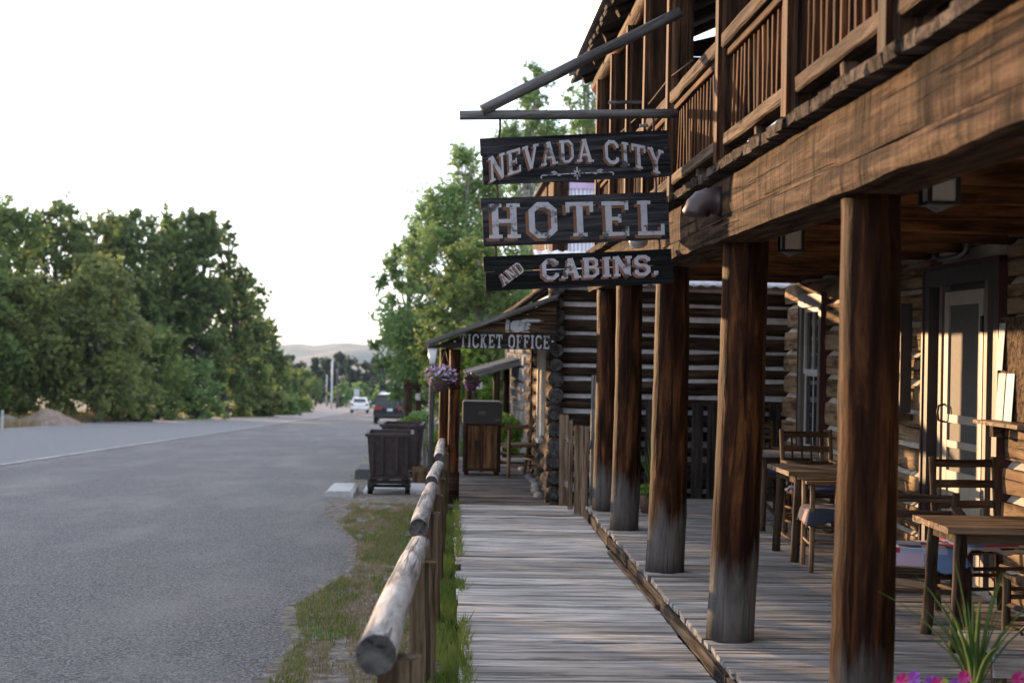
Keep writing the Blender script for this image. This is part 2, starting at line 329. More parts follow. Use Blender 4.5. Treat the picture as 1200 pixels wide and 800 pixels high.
class MB:
    """collects faces of ONE part"""
    def __init__(s): s.V = []; s.F = []; s.S = []; s.M = []
    def add(s, V, Fc, sm=False, mi=0):
        k = len(s.V); s.V += [tuple(v) for v in V]; s.F += [tuple(i+k for i in f) for f in Fc]
        s.S += ([sm]*len(Fc) if isinstance(sm, bool) else sm); s.M += [mi]*len(Fc); return s
    def box(s, x0, x1, y0, y1, z0, z1, mi=0, j=0):
        r = lambda: random.uniform(-j, j) if j else 0
        V = [(x+r(), y+r(), z+r()) for x in (x0, x1) for y in (y0, y1) for z in (z0, z1)]
        return s.add(V, [(0, 1, 3, 2), (4, 6, 7, 5), (0, 4, 5, 1), (2, 3, 7, 6), (0, 2, 6, 4), (1, 5, 7, 3)], False, mi)
    def tube(s, pts, rad, n=8, cap=True, mi=0, sm=True):
        pts = [Vector(p) for p in pts]
        if not isinstance(rad, (list, tuple)): rad = [rad]*len(pts)
        rings = []; up = None
        for i, p in enumerate(pts):
            d = (pts[min(i+1, len(pts)-1)]-pts[max(i-1, 0)]).normalized()
            if up is None: up = Vector((0, 0, 1)) if abs(d.z) < .9 else Vector((1, 0, 0))
            a = d.cross(up).normalized(); up = a.cross(d).normalized()
            rings.append([p + (a*math.cos(t*2*PI/n)+up*math.sin(t*2*PI/n))*rad[i] for t in range(n)])
        V = [v for r in rings for v in r]; Fc = []; S_ = []
        for i in range(len(pts)-1):
            for t in range(n):
                u = (t+1) % n; Fc.append((i*n+t, i*n+u, (i+1)*n+u, (i+1)*n+t)); S_.append(sm)
        if cap: Fc += [tuple(range(n-1, -1, -1)), tuple(range((len(pts)-1)*n, len(pts)*n))]; S_ += [False, False]
        # faces above wind inward for this frame; flip
        Fc = [f[::-1] for f in Fc]
        return s.add(V, Fc, S_, mi)
    def prism(s, poly, ax, a0, a1, mi=0):
        """polygon in the two other axes, extruded along ax"""
        o = [i for i in range(3) if i != ax]; n = len(poly)
        def mk(p, a):
            v = [0, 0, 0]; v[o[0]] = p[0]; v[o[1]] = p[1]; v[ax] = a; return v
        V = [mk(p, a0) for p in poly]+[mk(p, a1) for p in poly]
        Fc = [tuple(range(n)), tuple(range(2*n-1, n-1, -1))]+[(i, i+n, (i+1) % n+n, (i+1) % n) for i in range(n)]
        return s.add(V, Fc, False, mi)
    def quad(s, a, b_, c_, d, mi=0): return s.add([a, b_, c_, d], [(0, 1, 2, 3)], False, mi)
    def sphere(s, c_, r, nu=10, nv=6, mi=0):
        c_ = Vector(c_); r = Vector((r, r, r)) if isinstance(r, (int, float)) else Vector(r)
        V = [c_+Vector((0, 0, r.z))]
        for j in range(1, nv):
            a = PI*j/nv
            for i in range(nu): V.append(c_+Vector((r.x*math.sin(a)*math.cos(2*PI*i/nu), r.y*math.sin(a)*math.sin(2*PI*i/nu), r.z*math.cos(a))))
        V.append(c_-Vector((0, 0, r.z))); Fc = [(0, 1+i, 1+(i+1) % nu) for i in range(nu)]
        for j in range(nv-2):
            for i in range(nu): a = 1+j*nu; Fc.append((a+i, a+nu+i, a+nu+(i+1) % nu, a+(i+1) % nu))
        a = 1+(nv-2)*nu; Fc += [(a+i, len(V)-1, a+(i+1) % nu) for i in range(nu)]
        return s.add(V, Fc, True, mi)
    def build(s, name, mats, parent=None, mw=I4):
        if parent is not None and mw is I4: pass
        me = mesh(name, s.V, s.F, mats, s.S, s.M)
        return ob(name, me, parent, mw)

CACHE = {}
def sweep_mesh(prof, L, n, jit, mats, smooth, taper=1, variant=0, bow=0, endmat=False):
    key = (tuple(prof), round(L, 2), n, jit, str(mats), smooth, taper, variant, bow)
    if key in CACHE: return CACHE[key]
    rng = random.Random(hash((round(L, 2), variant, n, len(prof))) & 0xffff)
    m = len(prof); V = []; Fc = []; sm = []; mi = []
    ph = rng.uniform(0, 6)
    for i in range(n+1):
        t = i/n; k = 1+(taper-1)*t
        oy = bow*math.sin(t*PI+ph*.1)+rng.uniform(-jit, jit)*.7; oz = bow*.6*math.sin(t*2.3+ph)+rng.uniform(-jit, jit)*.7
        kk = k*(1+rng.uniform(-jit, jit)*3)
        for (py, pz) in prof:
            ex = rng.uniform(-jit, jit)*1.5 if i in (0, n) else 0
            V.append((t*L+ex, py*kk+oy+rng.uniform(-jit, jit)*.4, pz*kk+oz+rng.uniform(-jit, jit)*.4))
    for i in range(n):
        for q in range(m):
            u = (q+1) % m; Fc.append((i*m+q, (i+1)*m+q, (i+1)*m+u, i*m+u)); sm.append(smooth); mi.append(0)
    Fc = [f[::-1] for f in Fc]
    Fc += [tuple(range(m-1, -1, -1)), tuple(range(n*m, (n+1)*m))]; sm += [False]*2; mi += [1 if endmat else 0]*2
    me = mesh('sweep', V, Fc, mats, sm, mi); CACHE[key] = me; return me
def circ(r, n=12): return [(r*math.cos(2*PI*i/n), r*math.sin(2*PI*i/n)) for i in range(n)]
def rect(w, t, c=None):
    c = min(w, t)*.12 if c is None else c; a, b_ = w/2, t/2
    return [(a, -b_+c), (a, b_-c), (a-c, b_), (-a+c, b_), (-a, b_-c), (-a, -b_+c), (-a+c, -b_), (a-c, -b_)]
def frame(p0, p1, up=(0, 0, 1)):
    p0, p1 = Vector(p0), Vector(p1); x = (p1-p0).normalized(); up = Vector(up)
    if abs(x.dot(up)) > .98: up = Vector((0, 1, 0)) if abs(x.y) < .9 else Vector((1, 0, 0))
    y = up.cross(x).normalized(); z = x.cross(y)
    return Matrix(((x.x, y.x, z.x, p0.x), (x.y, y.y, z.y, p0.y), (x.z, y.z, z.z, p0.z), (0, 0, 0, 1))), (p1-p0).length
VARI = [0]
def log(name, p0, p1, r, mat, parent, taper=1, n=6, jit=.004, sides=12, end=None, bow=0, nvar=5):
    mw, L = frame(p0, p1); VARI[0] += 1
    me = sweep_mesh(circ(r, sides), L, n, jit, [mat, end] if end else mat, True, taper, VARI[0] % nvar, bow, bool(end))
    return ob(name, me, parent, mw)
def plank(name, p0, p1, w, t, mat, parent, up=(0, 0, 1), n=2, jit=.003, nvar=5):
    mw, L = frame(p0, p1, up); VARI[0] += 1
    return ob(name, sweep_mesh(rect(w, t), L, n, jit, mat, False, 1, VARI[0] % nvar), parent, mw)

def fastmesh(name, V, loops_per_face, mat):
    """V: (N*k,3) array, every k consecutive vertices are a face"""
    k = loops_per_face; N = len(V)//k; me = bpy.data.meshes.new(name)
    me.vertices.add(len(V)); me.vertices.foreach_set('co', V.astype(np.float32).ravel())
    me.loops.add(len(V)); me.loops.foreach_set('vertex_index', np.arange(len(V), dtype=np.int32))
    me.polygons.add(N); me.polygons.foreach_set('loop_start', np.arange(0, len(V), k, dtype=np.int32))
    me.materials.append(MATS[mat]); me.update(calc_edges=True); return me
def leaves(P, size, rng, flat=0., aspect=.55):
    N = len(P); u = rng.normal(size=(N, 3)); u[:, 2] *= (1-flat*.5); u /= np.linalg.norm(u, axis=1)[:, None]
    w = rng.normal(size=(N, 3)); v = np.cross(u, w); v /= np.linalg.norm(v, axis=1)[:, None]
    s = size*rng.uniform(.6, 1.35, (N, 1)); a = u*s; c_ = v*s*aspect
    return np.stack([P-a, P-a*.1-c_, P+a, P-a*.1+c_], 1).reshape(-1, 3)

# ================================================================ SETTING
# ---- ground sheet
ys = [-40, -20, -8, 0, 3, 6, 8, 10, 12, 14, 16, 18, 20, 23, 26, 30, 35, 40, 50, 60, 75, 90, 110, 130, 160, 200, 240, 280, 340, 420, 520, 640, 780, 940, 1100]+list(range(1150, 3000, 50))
xs0 = np.array([-1, -.8, -.62, -.5, -.4, -.32, -.26, -.2, -.16, -.12, -.08, -.04, 0, .04, .08, .12, .16, .2, .26, .32, .4, .5, .65, .8, 1])
xs0 = np.interp(np.linspace(0, len(xs0)-1, 81), range(len(xs0)), xs0)
V = []; Fc = []
for y in ys:
    half = 90+max(0, y)*.75
    for q in xs0:
        x = q*half*1.2; V.append((x, y, gz(y)+hill(x, y)))
m = len(xs0)
for i in range(len(ys)-1):
    for j in range(m-1): Fc.append((i*m+j, i*m+j+1, (i+1)*m+j+1, (i+1)*m+j))
kind(ob('ground', mesh('ground', V, Fc, 'ground', True)), 'structure')

def sheet(name, rows, mat, dz, drop=False):
    """rows: (y, [x...]) with equal counts"""
    V = []; Fc = []; k = len(rows[0][1])
    for y, xs in rows:
        for q, x in enumerate(xs): V.append((x, y, gz(y)+(dz if not (drop and q == len(xs)-1) else -.003)))
    for i in range(len(rows)-1):
        for j in range(k-1): Fc.append((i*k+j, i*k+j+1, (i+1)*k+j+1, (i+1)*k+j))
    return kind(ob(name, mesh(name, V, Fc, mat, True)), 'structure')
EDGE = [(-40, -1.6), (2, -1.3), (6, -1.2), (8.2, -1.02), (9.6, -.98), (11.2, -1.18), (12.4, -1.02), (13.6, -.88), (14.8, -.93), (16.3, -1.02), (18.2, -1.35), (20, -1.6), (22, -1.75), (26, -1.85), (37, -2.05), (60, -1.9), (90, -1.6), (140, -2.2), (200, -6)]
def edge_x(y): return float(np.interp(y, [e[0] for e in EDGE], [e[1] for e in EDGE]))
def road_c(y):                                     # road edge line x
    return -9.4 - (max(0, y-95)/105)**2*2.2
rows = []; y = -40.; rj = random.Random(3)
yy = [-40, -20, -6, 0, 3, 5]+list(np.arange(6, 26, .06))+list(np.arange(26, 60, 1.))+list(range(60, 201, 10))
for y in yy:
    j = rj.uniform(-.012, .012)+.1*mnoise.fractal(Vector((0, y*.9, 3)), 1, 2, 4) if 5 < y < 40 else 0
    e = edge_x(y)+j
    rows.append((y, [road_c(y)-.05, -7, -5, -3.5, -2.4, e-.1, e] if y < 130 else [road_c(y)-.05]+[road_c(y)+(e-road_c(y))*k/6 for k in range(1, 7)]))
sheet('parking_apron', rows, 'asphalt', .01, True)
ry = [-40, -20, 0, 20]+list(range(40, 290, 10))
sheet('road', [(y, [road_c(y)-9.0, road_c(y)-6, road_c(y)-3, road_c(y)]) for y in ry], 'road_asphalt', .02)
sheet('road_line', [(y, [road_c(y)-.17, road_c(y)-.03]) for y in ry], 'road_paint', .026)
sheet('road_line', [(y, [road_c(y)-8.85, road_c(y)-8.72]) for y in ry], 'road_paint', .026)

# ---- boardwalk and decks, plank by plank
def deck(name, x0, x1, y0, y1, z, w, mat, rngs, tilt=.004):
    rg = random.Random(rngs)
    sub = MB().box(x0+.06, x1-.06, y0, y1, z-.16, z-.045)
    d = kind(sub.build(name, 'dark_post'), 'structure'); y = y0
    while y < y1-.02:
        ww = min(w*rg.uniform(.75, 1.2), y1-y)
        zz = z-.02+rg.uniform(-tilt, tilt); a = rg.uniform(-.004, .004)
        plank('plank', (x0+rg.uniform(-.035, .02)*(.4 if rngs == 2 else 1), y+ww/2+a, zz+rg.uniform(-.003, .003)), (x1+rg.uniform(-.012, .003), y+ww/2-a, zz), round(ww-.012-(.014 if rg.random() < .3 else 0), 3), .04, mat, d, up=(0, rg.uniform(-.05, .05), 1), n=5, jit=.004, nvar=9)
        y += ww
    return d
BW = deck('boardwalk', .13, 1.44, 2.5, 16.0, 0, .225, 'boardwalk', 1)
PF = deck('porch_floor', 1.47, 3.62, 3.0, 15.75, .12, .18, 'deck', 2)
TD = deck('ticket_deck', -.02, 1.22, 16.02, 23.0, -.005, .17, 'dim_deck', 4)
# splintered kick board on the porch edge
y = 3.0; rg = random.Random(9)
while y < 15.6:
    L = rg.uniform(1.2, 2.6); y2 = min(15.7, y+L)
    plank('edge_board', (1.455+rg.uniform(-.008, .006), y, .045+rg.uniform(-.01, .012)), (1.455+rg.uniform(-.008, .008), y2-.02, .045+rg.uniform(-.012, .01)), .085, .022, 'rough_edge' if rg.random() < .5 else 'rail_tan', PF, up=(-1, 0, 0), n=9, jit=.006, nvar=9)
    y = y2
plank('splinter', (1.43, 9.6, .03), (1.40, 12.2, .022), .03, .02, 'rail_tan', PF, n=8, jit=.006)

# ================================================================ HOTEL
H = thing('hotel', 'two-storey log hotel with timber porch posts and balcony beside the boardwalk', 'building', (2.6, 9, .1))
PY = [5.55, 8.08, 10.55, 13.0, 14.58]
for i, y in enumerate(PY):
    lean = [.015, .05, .03, .02, .01][i]
    r = [.122, .135, .142, .13, .134][i]
    log('porch_post', (1.615, y, .118), (1.615+lean, y, 2.4), r, 'post', H, taper=[.93, .94, .86, .9, .88][i], n=16, jit=.0045, sides=20, nvar=11, bow=.012)
log('porch_post', (1.615, 3.1, .118), (1.625, 3.1, 2.4), .118, 'post', H, taper=.95, n=10, jit=.0035, sides=18)
# beams and fascia
def hewn(name, x0, x1, z0, z1, y0, y1, mat, parent, seed, amp=.014, step=.14):
    rg = random.Random(seed); mb = MB(); n = int((y1-y0)/step); rings = []
    for i in range(n+1):
        y = y0+(y1-y0)*i/n; w = lambda k: amp*mnoise.noise(Vector((y*2.2, seed*3.1, k)))+rg.uniform(-amp, amp)*.25
        zs = [z0+w(1)*1.3, z0+(z1-z0)*.33, z0+(z1-z0)*.67, z1+w(2)*.5]
        rings.append([Vector((x0+w(3+k)*.9+(.005 if k in (0, 3) else 0), y-y0, z)) for k, z in enumerate(zs)]+[Vector((x1, y-y0, z1)), Vector((x1, y-y0, z0))])
    k = 6; V = [tuple((v.y, -(v.x-x0), v.z-z0)) for r in rings for v in r]
    Fc = [(i*k+q, i*k+(q+1) % k, (i+1)*k+(q+1) % k, (i+1)*k+q) for i in range(n) for q in range(k)]
    Fc += [tuple(range(k-1, -1, -1)), tuple(range(n*k, n*k+k))]
    me = mesh(name, V, Fc, mat, [q == 1 for _ in range(n) for q in range(k)]+[False]*2)
    # length along local X = world Y
    mw = Matrix(((0, -1, 0, x0), (1, 0, 0, y0), (0, 0, 1, z0), (0, 0, 0, 1)))
    return ob(name, me, parent, mw)
hewn('porch_beam', 1.475, 1.74, 2.335, 2.435, 2.6, 15.3, 'fascia', H, 1, .008)
hewn('fascia_board', 1.49, 1.54, 2.447, 2.672, 2.6, 15.3, 'fascia', H, 5, .004)
MB().box(1.545, 1.72, 2.6, 15.28, 2.45, 2.665).build('rim_joist', 'dark_post', H)
# joists
for i, y in enumerate(np.arange(3.0, 15.3, .82)):
    log('ceiling_joist', (1.73, y, 2.56), (3.75, y+random.uniform(-.05, .05), 2.56), .085, 'joist', H, n=6, jit=.006)
# balcony floor
y = 2.8; rg = random.Random(12)
while y < 15.3:
    w = rg.uniform(.15, .24)
    plank('balcony_plank', (1.42+rg.uniform(-.008, .01), y+w/2, 2.708+rg.uniform(-.004, .004)), (3.75, y+w/2, 2.708), round(w-.006, 2), .052, 'rough_edge', H, n=3, jit=.006, nvar=9); y += w
# rails: low rail and top rail in lengths between posts
UP = [3.3, 4.9, 6.35, 8.0, 9.85, 11.05, 12.15, 13.35, 14.62]
for i in range(len(UP)-1):
    a, b2 = UP[i]+.075, UP[i+1]-.075
    z = lambda y: 2.90-.004*(y-6)
    plank('bottom_rail', (1.545, a, z(a)), (1.545, b2, z(b2)), .1, .075, 'rail_tan', H, n=6, jit=.004, nvar=9)
    plank('top_rail', (1.545, a, 3.442), (1.545, b2, 3.44), .14, .085, 'rail_tan', H, n=6, jit=.005, nvar=9)
    plank('under_rail', (1.55, a, 3.37), (1.55, b2, 3.37), .09, .04, 'baluster', H)
    n = max(3, int((b2-a)/.105))
    for q in range(n):
        y = a+(q+.5)*(b2-a)/n+random.uniform(-.012, .012)
        plank('baluster', (1.55+random.uniform(-.006, .006), y, 2.94), (1.55, y+random.uniform(-.012, .012), 3.352), .036, .036, 'baluster', H, n=2, jit=.003)
for i, y in enumerate(UP):
    hi = 4.45
    plank('balcony_post', (1.56, y, 2.736), (1.56, y, hi), .15, .15, 'dark_post', H, n=4, jit=.003)
    plank('post_facing', (1.474, y, 2.75 if i != 4 else 3.0), (1.474, y, hi), .1, .022, 'red_post', H, up=(-1, 0, 0), n=3, jit=.002)
for y in (8.9, 7.2, 5.6):
    plank('rail_block', (1.55, y, 2.737), (1.55, y, 2.862), .06, .06, 'rail_tan', H)
# far end rail of the balcony
plank('top_rail', (1.65, 15.1, 3.43), (3.7, 15.1, 3.43), .1, .08, 'rail_tan', H); plank('bottom_rail', (1.65, 15.1, 2.9), (3.7, 15.1, 2.9), .08, .07, 'rail_tan', H)
for q in range(18): plank('baluster', (1.72+q*.112, 15.1, 2.94), (1.72+q*.112, 15.1, 3.39), .036, .036, 'baluster', H)
log('plate_beam', (1.56, 2.6, 4.53), (1.56, 15.4, 4.53), .085, 'red_post', H, n=14)
log('end_beam', (1.7, 15.1, 4.5), (3.75, 15.1, 4.5), .09, 'dark_post', H)
log('end_beam', (1.7, 15.1, 4.72), (3.75, 15.1, 4.72), .09, 'dark_post', H)
MB().prism([(1.95, 4.82), (3.75, 4.82), (3.75, 5.3)], 1, 15.06, 15.12).build('gable_fill', 'dark_post', H)
for q in (0, 1): log('bracket_rod', (1.3+.12*q, [12.0, 10.9][q], [3.78, 3.42][q]), (1.75, [12.0, 10.9][q], [3.79, 3.44][q]), .014, 'grey_pole', H, sides=8)
# roof
sl = (5.7-4.5)/(3.9-1.3)
y = 2.5; rg = random.Random(5)
while y < 15.55:
    w = rg.uniform(.16, .24)
    e = rg.uniform(-.02, .02)
    plank('roof_board', (1.30+e, y+w/2, 4.62+e*sl), (4.0, y+w/2, 4.62+2.7*sl), round(w-.005, 2), .03, 'roof_board', H, n=2, jit=.002); y += w
for y in np.arange(2.9, 15.5, 1.03):
    log('rafter', (1.38, y, 4.60-.03), (3.95, y, 4.60+2.57*sl-.03), .05, 'dark_post', H, sides=8, n=3)
MB().add([(1.24, 2.4, 4.655), (4.05, 2.4, 4.655+2.81*sl), (4.05, 15.62, 4.655+2.81*sl), (1.24, 15.62, 4.655), (1.24, 2.4, 4.675), (4.05, 2.4, 4.675+2.81*sl), (4.05, 15.62, 4.675+2.81*sl), (1.24, 15.62, 4.675)],
         [(0, 1, 2, 3), (7, 6, 5, 4), (0, 4, 5, 1), (1, 5, 6, 2), (2, 6, 7, 3), (3, 7, 4, 0)]).build('roof_sheet', 'tin', H)
# walls: hewn logs with chinking; openings: door y 9.55..11.0, window y 14.08..14.96
DY0, DY1, DZ1 = 9.5, 11.02, 2.36
WY0, WY1, WZ0, WZ1 = 14.08, 14.96, .75, 2.30
wall = MB().box(3.80, 3.9, 2.6, 15.7, .1, 2.64).build('wall', 'tan_chinking', H)
mb = MB()
zc = .13; k = 0; rg = random.Random(21)
while zc < 2.6:
    h = rg.uniform(.22, .26) if zc < 2.3 else 2.64-zc
    segs = [(2.6, 15.7+rg.uniform(-.02, .14))]
    def cut(segs, a, b_):
        o = []
        for s0, s1 in segs:
            if s0 < a: o.append((s0, min(s1, a)))
            if s1 > b_: o.append((max(s0, b_), s1))
        return [q for q in o if q[1]-q[0] > .05]
    if zc < DZ1-.05: segs = cut(segs, DY0, DY1)
    if zc+h > WZ0+.05 and zc < WZ1-.05: segs = cut(segs, WY0, WY1)
    for s0, s1 in segs:
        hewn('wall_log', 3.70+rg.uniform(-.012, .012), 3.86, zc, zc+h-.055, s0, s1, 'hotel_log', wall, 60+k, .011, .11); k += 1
    # chinking strip under the next log, sloping out
    for s0, s1 in segs:
        z1 = zc+h
        n = max(2, int((s1-s0)/.15)); V = []; Fc = []
        for i in range(n+1):
            yy_ = s0+(s1-s0)*i/n; j = .008*mnoise.noise(Vector((yy_*3, zc*9, 1)))
            V += [(3.728+j, yy_, z1-.056+j), (3.765+j, yy_, z1-.012+j*.5), (3.81, yy_, z1+.01), (3.81, yy_, z1-.07)]
        for i in range(n):
            for q in range(4): Fc.append((i*4+q, i*4+(q+1) % 4, i*4+4+(q+1) % 4, i*4+4+q))
        Fc += [(3, 2, 1, 0), (n*4, n*4+1, n*4+2, n*4+3)]
        ob('chinking', mesh('chinking', V, Fc, 'tan_chinking', False), wall)
    zc += h
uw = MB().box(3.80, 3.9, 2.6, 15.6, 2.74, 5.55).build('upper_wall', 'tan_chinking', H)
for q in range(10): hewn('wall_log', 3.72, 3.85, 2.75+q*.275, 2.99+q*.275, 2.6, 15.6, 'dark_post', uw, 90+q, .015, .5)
# end wall stub and interior darkness of the building
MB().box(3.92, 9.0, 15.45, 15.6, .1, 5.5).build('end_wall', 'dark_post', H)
# corner log ends
# door: dark surround, maroon edge, screen door
D = MB().box(3.665, 3.80, DY0+.012, DY0+.1, .125, DZ1).box(3.665, 3.80, DY1-.1, DY1-.012, .125, DZ1).box(3.66, 3.80, DY0+.012, DY1-.012, DZ1-.11, DZ1+.012).build('door_frame', 'frame_dark', H)
MB().box(3.652, 3.80, DY0-.022, DY0+.01, .125, DZ1+.03).box(3.652, 3.80, DY1-.01, DY1+.022, .125, DZ1+.03).box(3.65, 3.80, DY0-.022, DY1+.022, DZ1+.014, DZ1+.045).build('maroon_edge', 'maroon', D)
MB().box(3.77, 3.79, DY0+.1, DY1-.1, .125, DZ1-.11).build('back_panel', 'frame_dark', D)
MB().box(3.70, 3.768, DY1-.3, DY1-.24, .125, DZ1-.11).box(3.70, 3.768, DY0+.3, DY0+.36, .125, DZ1-.11).build('jamb', 'frame_brown', D)
dy0, dy1 = 9.88, 10.66
DR = MB()
DR.box(3.70, 3.735, dy0, dy0+.085, .14, 2.2).box(3.70, 3.735, dy1-.085, dy1, .14, 2.2).box(3.702, 3.734, dy0+.085, dy1-.085, 2.1, 2.2)
DR.box(3.702, 3.734, dy0+.085, dy1-.085, 1.24, 1.30).box(3.702, 3.734, dy0+.085, dy1-.085, 1.06, 1.11).box(3.702, 3.734, dy0+.085, dy1-.085, .80, .89).box(3.702, 3.734, dy0+.085, dy1-.085, .14, .26)
DR = DR.build('screen_door', 'door_grey', H)
MB().box(3.716, 3.722, dy0+.085, dy1-.085, .89, 2.1).build('screen', 'screen_mesh', DR)
MB().box(3.714, 3.724, dy0+.085, dy1-.085, .26, .80).build('panel', 'door_grey', DR)
MB().tube([(3.70, dy1-.04, 1.24), (3.655, dy1-.04, 1.25), (3.645, dy1-.04, 1.31), (3.655, dy1-.04, 1.36), (3.70, dy1-.04, 1.37)], .009, 6).build('handle', 'iron', DR)
for z in (1.9, .5): MB().box(3.69, 3.70, dy0-.01, dy0+.03, z, z+.11).build('hinge', 'iron', DR)
# window
WI = MB().box(3.655, 3.80, WY0, WY0+.1, WZ0, WZ1).box(3.655, 3.80, WY1-.1, WY1, WZ0, WZ1).box(3.65, 3.80, WY0-.01, WY1+.01, WZ1-.1, WZ1+.03).box(3.63, 3.80, WY0-.03, WY1+.03, WZ0-.06, WZ0).build('window', 'frame_brown', H)
for a in (WY0-.03, WY1+.003): MB().box(3.648, 3.80, a, a+.027, WZ0, WZ1+.03).build('maroon_edge', 'maroon', WI)
sa = MB()
for a, b_ in ((WZ0, 1.55), (1.52, WZ1-.1)):
    x = 3.70 if a < 1 else 3.685
    sa.box(x, x+.03, WY0+.1, WY0+.15, a, b_).box(x, x+.03, WY1-.15, WY1-.1, a, b_).box(x+.001, x+.029, WY0+.15, WY1-.15, a, a+.05).box(x+.001, x+.029, WY0+.15, WY1-.15, b_-.05, b_).box(x+.004, x+.026, (WY0+WY1)/2-.012, (WY0+WY1)/2+.012, a+.05, b_-.05)
sa.build('sash', 'white_trim', WI)
for a, b_ in ((WY0+.15, (WY0+WY1)/2-.012), ((WY0+WY1)/2+.012, WY1-.15)):
    for z0, z1 in ((WZ0+.05, 1.5), (1.57, WZ1-.15)): MB().box(3.708, 3.713, a, b_, z0, z1).build('pane', 'glass', WI)
MB().box(3.745, 3.75, WY0+.1, WY1-.1, 1.2, WZ1-.1).build('blind', 'curtain', WI)
# pipe over the door
MB().tube([(3.68, 10.7, 2.62), (3.64, 10.7, 2.48), (3.64, 10.62, 2.44), (3.64, 10.2, 2.44), (3.66, 10.12, 2.47), (3.66, 10.1, 2.62)], .022, 8).build('conduit', 'pipe', H)
# duct elbow on the fascia
pts = [(1.49, 7.95, 2.56), (1.42, 7.95, 2.56)]+[(1.30-.0*t-.06*math.sin(t), 7.95+.02*t, 2.56-.0*t) for t in (0, .8)]
mb = MB(); P_ = []
for i in range(9):
    a = i/8*PI*.5; P_.append((1.44-.085*math.sin(a), 7.95, 2.555-.085*(1-math.cos(a))))
mb.tube([(1.495, 7.95, 2.555), (1.47, 7.95, 2.555)]+P_, [.085, .08]+[.076 if i % 2 else .07 for i in range(8)]+[.066], 16)
mb.build('duct_elbow', 'duct', H)
mb = MB().tube([(1.56, 14.6, 3.85), (1.5, 13, 3.66), (1.5, 11.4, 3.6), (1.49, 9.9, 3.6), (1.48, 8.9, 3.52)], .006, 5); mb.build('slack_wire', 'rope', H)

# ---- lanterns under the porch beam
def lantern(px, py, y, label):
    p = at(1, y, px, py); t = thing('lantern', label, 'lantern', (p.x, p.y, p.z-.12), None)
    x, z = p.x, p.z; w, h = .06, .085
    MB().box(x-w-.012, x+w+.012, y-w-.012, y+w+.012, z+h, z+h+.02).box(x-.02, x+.02, y-.02, y+.02, z+h+.02, 2.70).build('cap', 'iron', t)
    fr = MB()
    for sx_ in (-1, 1):
        for sy_ in (-1, 1): fr.box(x+sx_*w-.008, x+sx_*w+.008, y+sy_*w-.008, y+sy_*w+.008, z-h, z+h)
    fr.box(x-w-.01, x+w+.01, y-w-.01, y+w+.01, z-h-.014, z-h).build('cage', 'iron', t)
    MB().box(x-w+.005, x+w-.005, y-w+.005, y+w-.005, z-h, z+h).build('glass', 'lamp_glass', t)
    MB().prism([(x-.05, z-h-.014), (x+.05, z-h-.014), (x, z-h-.04)], 1, y-.04, y+.04).build('finial', 'pipe', t)
lantern(1101, 214, 6.1, 'square porch lantern hung beside the weathered corner post nearest the planter')
lantern(927, 277, 8.9, 'square porch lantern hung behind the second porch post')

